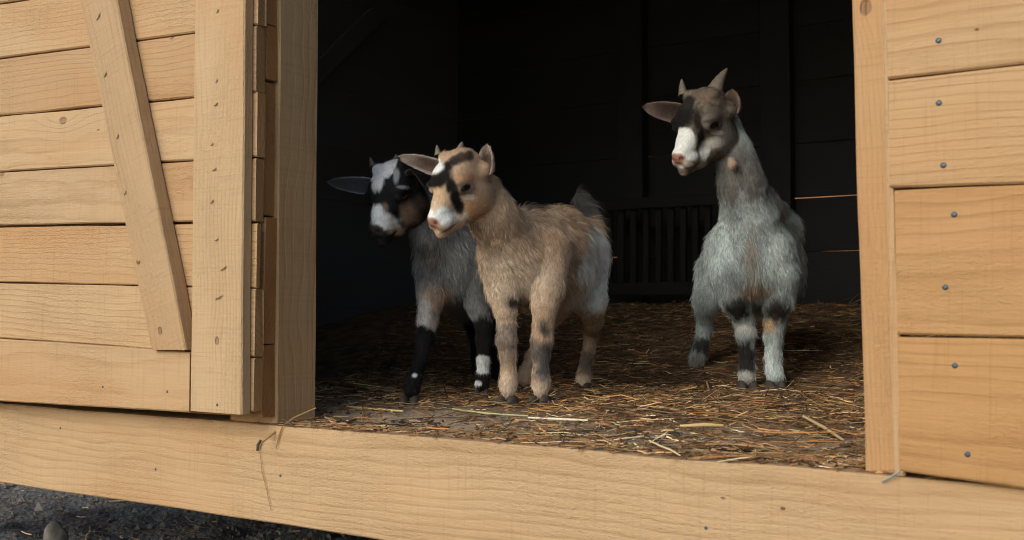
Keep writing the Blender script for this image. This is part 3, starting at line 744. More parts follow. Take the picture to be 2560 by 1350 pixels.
        for p in s.prims:
            if p['sub']: p['lo'] = p['c'] - p['r'].max(); p['hi'] = p['c'] + p['r'].max()
            m = p['k'] + 3 * h
            i0 = np.maximum(0, np.floor((p['lo'] - m - lo) / h).astype(int)); i1 = np.minimum(n, np.ceil((p['hi'] + m - lo) / h).astype(int) + 1)
            sl = tuple(slice(a, b) for a, b in zip(i0, i1))
            G = np.stack(np.meshgrid(ax[0][sl[0]], ax[1][sl[1]], ax[2][sl[2]], indexing='ij'), -1)
            d = s.sdf(G, [p])[0].astype(np.float32); f = Fd[sl]; k = p['k']
            if p['sub']:
                e = np.maximum(k - np.abs(f + d), 0) / k; Fd[sl] = np.maximum(f, -d) + e * e * k * .25
            else:
                e = np.maximum(k - np.abs(f - d), 0) / k; Fd[sl] = np.minimum(f, d) - e * e * k * .25
        return Fd, lo, h
    def blend_info(s, W, sig=.006):
        """flow, hair length and head weight at surface points"""
        fl = np.zeros_like(W); hl = np.zeros(len(W)); wt = np.zeros(len(W)) + 1e-12; hw = np.zeros(len(W))
        for p in s.prims:
            if p['sub']: continue
            d = s.sdf(W, [p])[0]; w = np.exp(-np.clip(d + .001, 0, .1) / sig)
            fl += w[:, None] * p['flow']; hl += w * p['hair']; wt += w
            if p['head']: hw += w
        return fl / (np.linalg.norm(fl, axis=1, keepdims=True) + 1e-9), hl / wt, hw / wt

def surface_nets(Fd, lo, h):
    S = Fd < 0; n = Fd.shape
    c = [S[i:n[0] - 1 + i, j:n[1] - 1 + j, k:n[2] - 1 + k] for i in (0, 1) for j in (0, 1) for k in (0, 1)]
    alls = np.logical_and.reduce(c); anys = np.logical_or.reduce(c); cells = np.argwhere(anys & ~alls)
    idx = np.full(tuple(x - 1 for x in n), -1, np.int64); idx[tuple(cells.T)] = np.arange(len(cells))
    acc = np.zeros((len(cells), 3)); cnt = np.zeros(len(cells))
    cor = np.array([(i, j, k) for i in (0, 1) for j in (0, 1) for k in (0, 1)])
    vals = np.stack([Fd[cells[:, 0] + a, cells[:, 1] + b, cells[:, 2] + c_] for a, b, c_ in cor], 1)
    for u in range(8):
        for v in range(u + 1, 8):
            if np.abs(cor[u] - cor[v]).sum() != 1: continue
            f0, f1 = vals[:, u], vals[:, v]; m = (f0 < 0) != (f1 < 0)
            t = np.where(m, f0 / np.where(m, f0 - f1, 1), 0)
            pt = cor[u] + t[:, None] * (cor[v] - cor[u]); acc += np.where(m[:, None], pt, 0); cnt += m
    V = lo + (cells + acc / cnt[:, None]) * h
    Q = []
    for ax in range(3):
        a = [slice(None)] * 3; b = [slice(None)] * 3; a[ax] = slice(0, -1); b[ax] = slice(1, None)
        E = S[tuple(a)] != S[tuple(b)]; e = np.argwhere(E)
        o1, o2 = [(1, 2), (2, 0), (0, 1)][ax]
        e = e[(e[:, o1] > 0) & (e[:, o2] > 0) & (e[:, o1] < n[o1] - 1) & (e[:, o2] < n[o2] - 1)]
        ins = S[tuple(e.T)]
        def g(d1, d2):
            q = e.copy(); q[:, o1] -= d1; q[:, o2] -= d2; return idx[tuple(q.T)]
        q = np.stack([g(1, 1), g(0, 1), g(0, 0), g(1, 0)], 1)
        q[~ins] = q[~ins][:, ::-1]; Q.append(q)
    Q = np.concatenate(Q); Q = Q[(Q >= 0).all(1)]
    return V, Q

def leaf_ear(name, base, tip, width, openv, root_r, mat, curl=.55, bend=0.0):
    """cupped ear: concave side faces openv"""
    base, tip, openv = np.array(base), np.array(tip), norm(openv)
    ax = tip - base; L = np.linalg.norm(ax); ax /= L
    z = norm(openv - ax * (openv @ ax)); y = np.cross(ax, z)
    nu, nv = 14, 10; V = []
    prof = lambda u: (.55 + .45 * math.sin(min(1, u / .45) * math.pi / 2)) * (max(0., 1 - u ** 3.0)) ** .62
    for side in (0, 1):
        for i in range(nu + 1):
            u = i / nu; w = width * .5 * prof(u) + .0006; th = .0016 * (1 - .5 * u)
            cu = (1.25 - .75 * u) * curl * 1.9
            for j in range(nv + 1):
                v = j / nv * 2 - 1; a = v * cu
                R_ = w / max(.2, math.sin(min(cu, 1.5)))
                yy_ = R_ * math.sin(a); zz_ = R_ * (1 - math.cos(a)) - R_ * (1 - math.cos(cu)) * .5
                edge = 1 - abs(v) ** 4
                off = th * edge * (1 if side == 0 else -1)
                p = base + ax * (L * u) + y * (yy_ - math.sin(a) * off) + z * (zz_ + math.cos(a) * off + bend * L * u * u)
                V.append(p)
    Q = []
    m = nv + 1; S_ = (nu + 1) * m
    for i in range(nu):
        for j in range(nv):
            q = [i * m + j, (i + 1) * m + j, (i + 1) * m + j + 1, i * m + j + 1]
            Q.append(q[::-1]); Q.append([S_ + x for x in q])
        for j, r in ((0, 0), (nv, 1)):
            q = [i * m + j, (i + 1) * m + j, S_ + (i + 1) * m + j, S_ + i * m + j]; Q.append(q if r == 0 else q[::-1])
    for j in range(nv):
        q = [nu * m + j, S_ + nu * m + j, S_ + nu * m + j + 1, nu * m + j + 1]; Q.append(q)
    V = np.array(V); us = np.tile(np.repeat(np.arange(nu + 1) / nu, m), 2); vs = np.tile(np.abs(np.arange(m) / nv * 2 - 1), 2 * (nu + 1)); inner = np.repeat([1, 0], S_)
    return V, np.array(Q), us, vs, inner, ax, z

def horn_mesh(name, base, tip, r, curve, base0):
    base, tip = np.array(base), np.array(tip); L = np.linalg.norm(tip - base); ax = (tip - base) / L
    u = norm(np.cross(ax, (0, .3, 1.))); w = np.cross(ax, u); c = np.array(curve, float); V = []; Q = []
    N, M = 16, 14
    for i in range(N + 1):
        t = i / N; rr = r * (1 - t) ** .62 * (1 + .07 * math.sin(t * 34)) + .0009 * (1 - t); ctr = base + ax * L * t + c * L * 4 * t * (1 - t)
        for k in range(M):
            a = 2 * math.pi * k / M; V.append(ctr + u * rr * math.cos(a) + w * rr * .82 * math.sin(a) - base0)
    for i in range(N):
        for k in range(M): Q.append([i * M + k, i * M + (k + 1) % M, (i + 1) * M + (k + 1) % M, (i + 1) * M + k])
    return np_mesh(name, V, Q, M_HORN, True)

def hoof_mesh(name, c, fwd, size, base0):
    """two dark toes with flat soles"""
    fwd = norm((fwd[0], fwd[1], 0)); side = np.array([-fwd[1], fwd[0], 0]); V = []; T = []
    for sg in (-1, 1):
        b0 = len(V); n1, n2 = 7, 12
        for i in range(n1 + 1):
            ph = i / n1 * math.pi / 2
            for k in range(n2):
                a = 2 * math.pi * k / n2; cr = math.cos(ph) ** .7 if i < n1 else 0.02
                x = math.cos(a) * cr * (1.25 if math.cos(a) > 0 else .8); y_ = math.sin(a) * cr * .56
                p = c + fwd * (x + .18 * (1 - math.sin(ph))) * size + side * (y_ + sg * .56) * size + np.array([0, 0, 1]) * math.sin(ph) * size * 1.15
                V.append(p - base0)
        for i in range(n1):
            for k in range(n2): T.append([b0 + i * n2 + k, b0 + i * n2 + (k + 1) % n2, b0 + (i + 1) * n2 + (k + 1) % n2, b0 + (i + 1) * n2 + k])
        V.append(c + side * sg * .56 * size - base0); cc = len(V) - 1
        for k in range(n2): T.append([b0 + (k + 1) % n2, b0 + k, cc, cc])
    T3 = []
    for q in T:
        T3.append([q[0], q[1], q[2]])
        if q[3] != q[2]: T3.append([q[0], q[2], q[3]])
    return np_mesh(name, V, T3, M_HOOF, True)

def make_fur(name, V, Q, colf, flowf, parent, base0, count, lenscale=1.0, width=.00022, extra=None, lift=.32):
    """hair curves rooted on the surface"""
    tri = np.concatenate([Q[:, [0, 1, 2]], Q[:, [0, 2, 3]]]) if Q.shape[1] == 4 else Q
    A, B_, C_ = V[tri[:, 0]], V[tri[:, 1]], V[tri[:, 2]]
    nr = np.cross(B_ - A, C_ - A); ar = np.linalg.norm(nr, axis=1); nr = nr / (ar[:, None] + 1e-12)
    # smooth vertex normals
    vn = np.zeros_like(V)
    for k in range(3): np.add.at(vn, tri[:, k], nr * ar[:, None])
    vn /= np.linalg.norm(vn, axis=1, keepdims=True) + 1e-12
    # most hair where the camera side can see, a thinner coat behind
    cen = (A + B_ + C_) / 3; face = ((CAM - cen) * nr).sum(1) / np.linalg.norm(CAM - cen, axis=1)
    w = ar * np.where(face > -.25, 1.0, .25); cdf = np.cumsum(w); cdf /= cdf[-1]
    ti = np.searchsorted(cdf, rng.random(count)).clip(0, len(tri) - 1)
    r1 = np.sqrt(rng.random(count)); r2 = rng.random(count)
    ba = np.stack([1 - r1, r1 * (1 - r2), r1 * r2], 1)
    p0 = A[ti] * ba[:, :1] + B_[ti] * ba[:, 1:2] + C_[ti] * ba[:, 2:]
    N = vn[tri[ti, 0]] * ba[:, :1] + vn[tri[ti, 1]] * ba[:, 1:2] + vn[tri[ti, 2]] * ba[:, 2:]; N /= np.linalg.norm(N, axis=1, keepdims=True)
    fl, ln, lf = flowf(p0, N)
    col = colf(p0 + fl * (ln * .3)[:, None])
    cl = np.stack([vnoise(p0, 85, 31), vnoise(p0, 85, 32), vnoise(p0, 85, 33)], 1) * .60 + np.stack([vnoise(p0, 26, 41), vnoise(p0, 26, 42), vnoise(p0, 26, 43)], 1) * .30
    amp = np.clip(ln / .012, .25, 1.1)[:, None]
    d = fl + cl * amp + rng.normal(0, .13, p0.shape) * amp
    d = d - N * (d * N).sum(1, keepdims=True); d /= np.linalg.norm(d, axis=1, keepdims=True) + 1e-9
    qs = p0 - fl * ((p0 * fl).sum(1, keepdims=True)) * .72
    streak = (vnoise(qs, 150, 91) * .36 + vnoise(qs, 60, 92) * .20 + vnoise(qs, 300, 93) * .26) * np.clip(.35 + ln / .014, .4, 1.2)
    col = col * np.exp(streak)[:, None]
    stray = (rng.random(count) < .05)
    lift_ = (lf + rng.random(count) * .18 + stray * .45)[:, None]
    L = ln * rng.uniform(.65, 1.2, count) * lenscale * (1 + stray * .5)
    K = 4; pts = [p0 - N * .0008]; cur = p0.copy(); dd = d + N * lift_
    for k in range(1, K):
        dd = dd / np.linalg.norm(dd, axis=1, keepdims=True); cur = cur + dd * (L / (K - 1))[:, None]; pts.append(cur.copy())
        dd = dd - N * lift_ * .30 + np.array([0, 0, -1.]) * .16 * amp
    pts = np.stack(pts, 1) - base0
    hc = bpy.data.hair_curves.new(name); hc.add_curves([K] * count)
    hc.position_data.foreach_set('vector', pts.astype(np.float32).ravel())
    rad = np.array([1.0, .95, .7, .25])[None] * (width * np.clip(.6 + ln / .02, .6, 1.3) * rng.uniform(.7, 1.4, count))[:, None]
    a = hc.attributes.new('radius', 'FLOAT', 'POINT'); a.data.foreach_set('value', rad.astype(np.float32).ravel())
    col = np.clip(col * np.exp(rng.normal(0, .22, (count, 1))), .003, .9)
    c = hc.attributes.new('col', 'FLOAT_COLOR', 'CURVE'); c.data.foreach_set('color', np.concatenate([col, np.ones((count, 1))], 1).astype(np.float32).ravel())
    hc.materials.append(M_FUR)
    o = link(name, hc, parent); return o

def mixc(c, t, m): return c * (1 - m[:, None]) + np.array(t)[None] * m[:, None]
def bl(q, c, r, soft=.35, seed=0):
    """soft ellipsoidal patch mask in head millimetres"""
    d = np.linalg.norm((q - np.array(c)) / np.array(r), axis=1) + vnoise(q, .09, seed) * .16 + vnoise(q, .3, seed + 1) * .07
    return 1 - sstep(1 - soft, 1 + soft * .4, d)

def finish_goat(g, label, ears, horns, hooves, body_col, head_col, ear_col, count_, tail=None, extra_parts=None, h=.0027, eye_lid=0.0):
    root = thing('goat', label, 'goat', g.base, group='goat kids in the barn doorway')
    Fd, lo, hh = g.build_field(h)
    V, Q = surface_nets(Fd, lo, hh)
    def colf(W):
        _, _, hw = g.blend_info(W, .004)
        q = g.invH(W); return body_col(W) * (1 - sstep(.3, .7, hw))[:, None] + head_col(q, W) * sstep(.3, .7, hw)[:, None]
    cols = colf(V)
    link('body', np_mesh('body', V - g.base, Q, M_SKIN, True, np.clip(cols, 0, .9)), root)
    def flowf(p, N):
        fl, ln, hw = g.blend_info(p)
        f2 = fl - N * (fl * N).sum(1, keepdims=True); nn_ = np.linalg.norm(f2, axis=1, keepdims=True)
        f2 = np.where(nn_ > .15, f2 / (nn_ + 1e-9), np.array([0, 0, -1.]) - N * (-N[:, 2:3]))
        q = g.invH(p)
        bald = np.maximum.reduce([1 - sstep(.8, 1.25, np.linalg.norm((q - np.array((79, 0, -22))) / np.array((9, 13, 10)), axis=1)),
                                  1 - sstep(.8, 1.2, np.linalg.norm((q - np.array((21.5, 37, 1.8))) / np.array((12, 7, 7)), axis=1)),
                                  1 - sstep(.8, 1.2, np.linalg.norm((q - np.array((21.5, -37, 1.8))) / np.array((12, 7, 7)), axis=1))])
        return f2, ln * (1 - .92 * bald * (hw > .3)), np.where(ln > .012, .19, .13) - .05 * hw
    make_fur('fur', V, Q, colf, flowf, root, g.base, int(count_ * 1.4), lenscale=.84, width=.00018)
    # ears
    for (b_, t_, w_, ov, cu, be) in ears:
        EV, EQ, us, vs, inner, eax, ez = leaf_ear('ear', b_, t_, w_, ov, 0, None, cu, be)
        ec = ear_col(us, vs, inner)
        er = link('ear', np_mesh('ear', EV - g.base, EQ, M_SKIN, True, ec), root)
        from_col = ec
        def ecolf(W, EV=EV, ec=ec):
            out = np.empty((len(W), 3))
            for s_ in range(0, len(W), 2000):
                j = ((W[s_:s_ + 2000, None] - EV[None]) ** 2).sum(2).argmin(1); out[s_:s_ + 2000] = ec[j]
            return out
        def eflow(p, N, b_=np.array(b_), t_=np.array(t_), ez=ez):
            ax = norm(t_ - b_); f = np.tile(ax, (len(p), 1)) * .8
            return f, np.where((N @ ez) > .3, .0035, .005) + 0 * p[:, 0], .22 + 0 * p[:, 0]
        make_fur('ear_fur', EV, EQ, ecolf, eflow, er, g.base, 3500, width=.00018)
    for (b_, t_, r, cv) in horns: link('horn', horn_mesh('horn', b_, t_, r, cv, g.base), root)
    for (c, fw, sz) in hooves: link('hoof', hoof_mesh('hoof', np.array(c), fw, sz, g.base), root)
    # eyes
    import bmesh
    for sg in (1, -1):
        bm = bmesh.new(); bmesh.ops.create_uvsphere(bm, u_segments=20, v_segments=12, radius=1); 
        from mathutils import Euler
        E_ = np.array(Euler((0, -.28, 0)).to_matrix()); R_ = g.HR @ E_
        for v in bm.verts: v.co = R_ @ (np.array(v.co) * np.array([12.0, 6.0, 5.8]) * g.hs) + g.H((21, sg * 32.4, 2.0)) - g.base
        me = bpy.data.meshes.new('eye'); bm.to_mesh(me); bm.free(); me.materials.append(M_EYE); me.polygons.foreach_set('use_smooth', np.ones(len(me.polygons), bool))
        link('eye', me, root)
    return root, V, Q

rnd_noise = lambda W, s_, k: vnoise(W, s_, k) * .5 + .5
def blobs(W, col, lst, amp=1.0):
    ws = W * (1, 1, .45); n1 = (vnoise(ws, 42, 50) * .26 + vnoise(ws, 110, 51) * .24 + vnoise(ws, 300, 52) * .20) * amp
    for (x, y, D, r, c, soft) in lst:
        ctr = P(x, y, D); rr = np.array(r if hasattr(r, '__len__') else (r, r, r), float) * D / F_PX
        q = np.stack([(W - ctr) @ RIGHT, (W - ctr) @ FWD, (W - ctr) @ UP], 1) / rr
        d = np.linalg.norm(q, axis=1) + n1
        so_ = soft * (.8 if amp <= .6 else 1); col = mixc(col, c, 1 - sstep(1 - so_, 1 + so_ * .4, d))
    return col
PI = math.pi
WHITE = (.78, .83, .80); TAN = (.47, .335, .22); CREAM = (.62, .51, .38); BLACK = (.013, .012, .012); GREY = (.16, .14, .125); DKGREY = (.07, .062, .056); PINK = (.38, .205, .155)

# ---- middle goat: tan and cream with a white rump patch
g = Goat(P(1320, 1000, 1.85) * (1, 1, 0) + (0, 0, .017), [[-0.6282, 0.6772, -0.383], [-0.5448, -0.7343, -0.4049], [-0.5554, -0.0457, 0.8303]], (-0.0848, 0.1436), 1.68, 1.068)
dn = np.array([0, 0, -1.]); back = norm(P(1440, 640, 2.00) - P(1310, 640, 1.80))
TF = back * .8 + dn * .8
g.chain([(1312, 616, 1.81, 87), (1378, 623, 1.90, 87), (1438, 636, 1.99, 80)], .03, .019, TF)
g.chain([(1300, 672, 1.80, 84), (1375, 682, 1.90, 84), (1430, 690, 1.98, 70)], .03, .023, TF)
g.chain([(1322, 566, 1.82, 40), (1400, 572, 1.92, 38), (1452, 606, 2.02, 42)], .03, .018, TF)
g.chain([(1203, 478, 1.715, 48), (1232, 540, 1.735, 53), (1280, 625, 1.78, 74)], .025, .012)
g.chain([(1243, 640, 1.775, 38), (1262, 715, 1.775, 42)], .02, .022)
g.chain([(1366, 630, 1.79, 60), (1368, 725, 1.765, 43), (1362, 765, 1.755, 31), (1357, 812, 1.75, 23.5), (1356, 850, 1.742, 25.5), (1353, 885, 1.745, 20.5), (1352, 935, 1.743, 18.5), (1352, 958, 1.738, 22)], .008, .007)
g.chain([(1352, 955, 1.735, 20), (1352, 972, 1.73, 18)], .006, .009)
g.chain([(1252, 655, 1.77, 50), (1258, 735, 1.755, 36), (1264, 775, 1.75, 27), (1267, 815, 1.75, 21.5), (1266, 850, 1.742, 24), (1270, 888, 1.745, 19), (1272, 938, 1.743, 17.5), (1271, 961, 1.738, 21)], .008, .007)
g.chain([(1271, 958, 1.735, 19), (1271, 975, 1.73, 17)], .006, .009)
g.chain([(1462, 668, 1.975, 56), (1474, 750, 1.965, 42), (1484, 800, 2.02, 23), (1481, 832, 2.085, 17.5), (1467, 900, 2.06, 14), (1462, 932, 2.045, 16), (1459, 950, 2.04, 18)], .008, .008)
g.chain([(1400, 690, 2.02, 50), (1385, 770, 2.0, 34), (1362, 825, 2.04, 17), (1330, 895, 2.02, 15), (1315, 930, 2.0, 16), (1311, 945, 1.995, 18)], .008, .008)
g.head()
# tail
g.chain([(1478, 575, 2.06, 18), (1463, 525, 2.09, 16), (1446, 492, 2.10, 10)], .008, .030, RIGHT * .9 + UP * .1 + dn * .5)
def body2(W):
    n = rnd_noise(W, 18, 61)[:, None]; c = np.array(TAN) * (1 - n * .5) + np.array(CREAM) * n * .5
    return blobs(W, c, [
        (1250, 690, 1.74, (70, 90, 120), CREAM, .8), (1330, 700, 1.74, (70, 80, 70), CREAM, .8),
        (1335, 518, 1.86, (50, 150, 26), DKGREY, .6), (1390, 590, 1.90, (40, 90, 46), (.22, .165, .115), .8), (1320, 590, 1.76, (30, 60, 50), (.28, .22, .16), .8), (1310, 575, 1.80, (60, 60, 40), (.36, .27, .19), .8), (1450, 560, 2.0, (80, 120, 50), TAN, .6),
        (1425, 650, 1.92, (24, 120, 80), (.17, .135, .10), .7),
        (1486, 650, 1.93, (60, 190, 88), (.82, .90, .87), .3), (1455, 745, 1.93, (60, 150, 34), (.62, .59, .52), .5), (1505, 700, 1.95, (56, 190, 90), WHITE, .4),
        (1490, 770, 2.05, (50, 90, 60), CREAM, .5), (1520, 640, 2.2, (30, 70, 100), TAN, .6),
        (1280, 757, 1.75, (30, 70, 18), (.04, .035, .03), .8), (1325, 765, 1.80, (20, 40, 12), DKGREY, .5),
        (1358, 820, 1.725, (19, 30, 34), (.03, .027, .025), .8), (1352, 880, 1.74, (42, 60, 58), (.12, .112, .105), .6), (1262, 842, 1.74, (34, 50, 46), (.14, .13, .12), .7), (1262, 890, 1.74, (30, 50, 30), (.30, .24, .18), .9),
        (1352, 930, 1.73, (24, 40, 32), (.10, .10, .10), .8), (1352, 975, 1.73, (45, 50, 24), CREAM, .6), (1272, 970, 1.73, (45, 50, 36), CREAM, .6),
        (1480, 830, 2.07, (50, 60, 36), (.33, .24, .16), .7), (1463, 905, 2.05, (40, 50, 45), (.17, .14, .11), .7), (1458, 955, 2.04, (40, 50, 18), CREAM, .6), (1312, 920, 2.0, (60, 60, 50), (.42, .34, .26), .6),
        (1460, 512, 2.09, (64, 110, 62), (.09, .088, .085), .35)])
def head2(q, W):
    a = np.abs(q[:, 1]); s = np.stack([q[:, 0], a, q[:, 2]], 1); n = rnd_noise(q, .12, 71)[:, None]
    c = np.array(TAN) * (1 - .3 * n) + np.array(CREAM) * .3 * n
    D = 1.65; d = 100
    c = blobs(W, c, [
        (1195, 530, D, (40, d, 45), (.50, .31, .165), .7), (1092, 488, D, (22, d, 34), (.56, .41, .25), .7),
        (1165, 448, D, (34, d, 16), (.42, .24, .13), .7), (1165, 475, D, (34, d, 22), (.34, .26, .19), .6),
        (1085, 520, D, (12, d, 34), (.60, .48, .34), .6), (1113, 542, D, (34, d, 26), WHITE, .6), (1080, 540, D, (10, d, 20), WHITE, .5), (1155, 540, D, (22, d, 11), (.60, .52, .42), .7), (1072, 583, D, (8, d, 14), WHITE, .4),
        (1168, 493, D, (24, d, 7), (.62, .55, .45), .6),
        (1150, 396, D, (24, d, 12), (.16, .11, .075), .7), (1175, 388, D, (10, d, 16), (.10, .07, .05), .7),
        (1152, 393, D, (22, d, 12), (.07, .05, .04), .7), (1136, 404, D, (18, d, 15), (.03, .025, .022), .6), (1119, 420, D, (17, d, 20), BLACK, .5), (1094, 452, D, (40, d, 22), BLACK, .45), (1112, 440, D, (26, d, 22), BLACK, .5),
        (1128, 464, D, (17, d, 26), BLACK, .5), (1136, 490, D, (14, d, 30), BLACK, .5), (1147, 514, D, (14, d, 24), (.02, .017, .016), .55),
        (1088, 416, D, (25, d, 22), WHITE, .35), (1080, 402, D, (20, d, 20), WHITE, .5), (1108, 376, D, (30, d, 13), TAN, .6),
        (1100, 602, D, (30, d, 9), (.60, .46, .33), .6)], .6)
    c = mixc(c, (.05, .035, .028), bl(s, (21.5, 37, 1.8), (12.5, 6, 7), .3, 13))
    c = mixc(c, PINK, bl(s, (80, 3, -23), (8.5, 12, 9.5), .3, 14))
    c = mixc(c, (.03, .015, .012), bl(s, (81.5, 8.5, -23.5), (5, 4, 2.8), .3, 15))
    c = mixc(c, (.22, .11, .08), bl(s, (66, 12, -42.5), (19, 12, 2.4), .4, 17))
    return c
def earc(outer, inside, rim):
    def f(us, vs, inner):
        m = sstep(.55, .95, np.maximum(vs, us)); c = np.where(inner[:, None] > 0, np.array(inside)[None] * (1 - m[:, None]) + np.array(rim)[None] * m[:, None], np.array(outer)[None]); return c
    return f
leftw = -RIGHT
finish_goat(g, 'tan and cream goat kid with a white rump patch, frontmost in the doorway',
    [(g.H((-22, -31, 4)), P(1003, 388, 1.72), .030, -FWD * .95 - UP * .35, .42, .12), (g.H((-27, 35, -1)), P(1220, 364, 1.655), .034, -FWD * .8 - RIGHT * .7, .62, .05)],
    [(P(1148, 385, 1.70), P(1156, 354, 1.705), .0095, (0, 0, 0)), (P(1096, 390, 1.71), P(1092, 362, 1.715), .0075, (0, 0, 0))],
    [(P(x, y, d) * (1, 1, 0) + np.array([0, 0, z_]), -back, s_) for x, y, d, z_, s_ in ((1352, 990, 1.732, .012, .0185), (1271, 994, 1.732, .012, .018), (1459, 962, 2.035, .013, .0172), (1311, 957, 1.99, .013, .017))],
    body2, head2, earc((.40, .30, .22), (.17, .12, .095), (.48, .42, .35)), 90000)

# ---- left goat: black and grey with a white blaze
g = Goat(P(1130, 1000, 1.95) * (1, 1, 0) + (0, 0, .015), [[-0.4708, 0.7944, -0.3837], [-0.6918, -0.6024, -0.3982], [-0.5475, 0.078, 0.8332]], (-0.2099, 0.1393), 1.85, 1.141)
back = norm(P(1180, 650, 2.22) - P(1122, 650, 1.95)); TF = back * .7 + dn * .9
g.chain([(1124, 640, 1.95, 74), (1150, 648, 2.1, 76), (1182, 652, 2.24, 66)], .03, .024, TF)
g.chain([(1120, 682, 1.935, 70), (1150, 690, 2.09, 70), (1178, 692, 2.22, 58)], .03, .026, TF)
g.chain([(1050, 500, 1.89, 40), (1085, 565, 1.91, 52), (1118, 630, 1.94, 70)], .03, .016)
g.chain([(1076, 668, 1.92, 36), (1078, 740, 1.90, 33), (1070, 800, 1.875, 24), (1062, 845, 1.85, 20), (1052, 900, 1.83, 15.5), (1036, 945, 1.80, 16.5), (1029, 972, 1.79, 21)], .008, .008)
g.chain([(1172, 668, 1.93, 42), (1196, 760, 1.92, 30), (1210, 820, 1.91, 19), (1211, 850, 1.91, 19.5), (1208, 900, 1.90, 13.5), (1207, 940, 1.895, 14.5), (1205, 960, 1.89, 17.5)], .008, .008)
g.chain([(1215, 690, 2.22, 48), (1232, 770, 2.20, 32), (1240, 830, 2.24, 17), (1244, 900, 2.22, 14), (1245, 935, 2.20, 16)], .012, .010)
g.chain([(1150, 690, 2.24, 46), (1165, 770, 2.20, 30), (1190, 830, 2.26, 17), (1196, 890, 2.24, 14), (1197, 925, 2.22, 16)], .012, .010)
g.head()
def body1(W):
    n = rnd_noise(W, 30, 62)[:, None]; c = np.array((.13, .14, .14)) * (1 - n) + np.array((.34, .365, .365)) * n
    return blobs(W, c, [
        (1160, 650, 1.92, (60, 100, 80), (.34, .36, .36), .8), (1080, 640, 1.88, (40, 80, 50), (.15, .14, .13), .8),
        (1090, 760, 1.90, (50, 60, 60), (.40, .28, .20), .7), (1058, 785, 1.86, (22, 60, 46), (.50, .49, .46), .5), (1085, 820, 1.88, (26, 60, 36), (.42, .36, .30), .5),
        (1050, 900, 1.84, (60, 90, 86), BLACK, .15), (1028, 975, 1.79, (60, 90, 50), BLACK, .1), (1205, 965, 1.89, (40, 60, 40), BLACK, .1), (1205, 880, 1.91, (60, 90, 90), BLACK, .2), (1220, 880, 2.22, (80, 90, 120), BLACK, .2),
        (1208, 911, 1.89, (26, 40, 24), WHITE, .2), (1196, 958, 1.885, (12, 20, 8), WHITE, .3), (1037, 938, 1.785, (9, 14, 7), WHITE, .4), (1205, 985, 1.89, (20, 30, 10), (.12, .11, .10), .5)], .35)
def head1(q, W):
    a = np.abs(q[:, 1]); s = np.stack([q[:, 0], a, q[:, 2]], 1)
    c = np.tile(np.array((.02, .021, .022)), (len(q), 1)) * 1.0
    D = 1.82; d = 95
    c = blobs(W, c, [
        (1024, 535, D, (30, d, 40), (.22, .155, .105), .8), (1050, 505, D, (22, d, 30), (.10, .075, .06), .8), (992, 578, D, (22, d, 16), (.36, .27, .19), .7), (965, 520, D, (10, d, 14), (.26, .17, .11), .8),
        (950, 402, D, (26, d, 8), (.20, .14, .085), .6),
        (935, 426, D, (30, d, 26), (.88, .92, .90), .35), (964, 424, D, (26, d, 24), (.88, .92, .90), .35), (982, 408, D, (12, d, 17), WHITE, .4), (947, 458, D, (17, d, 30), WHITE, .4),
        (992, 440, D, (9, d, 24), (.42, .44, .45), .6), (1010, 470, D, (16, d, 5), (.34, .36, .36), .6),
        (946, 533, D, (20, d, 24), (.86, .90, .88), .45), (966, 556, D, (34, d, 21), (.86, .90, .88), .55), (985, 566, D, (18, d, 10), (.5, .46, .4), .6)], .6)
    c = mixc(c, (.05, .042, .04), bl(s, (79, 4, -23), (10, 14, 11), .3, 12)); c = mixc(c, (.006, .005, .005), bl(s, (81, 8.5, -23.5), (5, 4, 3), .3, 13))
    c = mixc(c, (.022, .019, .018), bl(s, (66, 5, -51), (20, 17, 8), .35, 14)); c = mixc(c, (.015, .012, .012), bl(s, (67, 12, -41.5), (20, 10, 3), .4, 15))
    c = mixc(c, (.01, .01, .01), bl(s, (21.5, 37, 1.8), (13, 8, 8), .25, 16))
    return c
def earc1(us, vs, inner):
    c = np.tile(np.array((.12, .115, .115)), (len(us), 1)); m = sstep(.75, .98, vs) * (1 - us * .6); c = mixc(c, (.5, .58, .6), m * (inner * .4 + .6)); return c
finish_goat(g, 'black and grey goat kid with white forehead patch, behind the tan kid',
    [(g.H((-20, -31, 2)), P(822, 455, 1.88), .032, -FWD * 1. - UP * .15, .36, .05), (g.H((-27, 35, 2)), P(1021, 434, 1.775), .034, -RIGHT * .5 - UP * .6 - FWD * .6, .75, -.1)],
    [(P(987, 415, 1.87), P(990, 385, 1.875), .0085, (0, 0, 0)), (P(932, 418, 1.88), P(925, 392, 1.885), .0070, (0, 0, 0))],
    [(P(x, y, d) * (1, 1, 0) + np.array([0, 0, z_]), -back, s_) for x, y, d, z_, s_ in ((1025, 992, 1.783, .008, .0175), (1205, 972, 1.885, .013, .0155), (1245, 940, 2.20, .014, .013), (1197, 935, 2.22, .014, .013))],
    body1, head1, earc1, 80000)

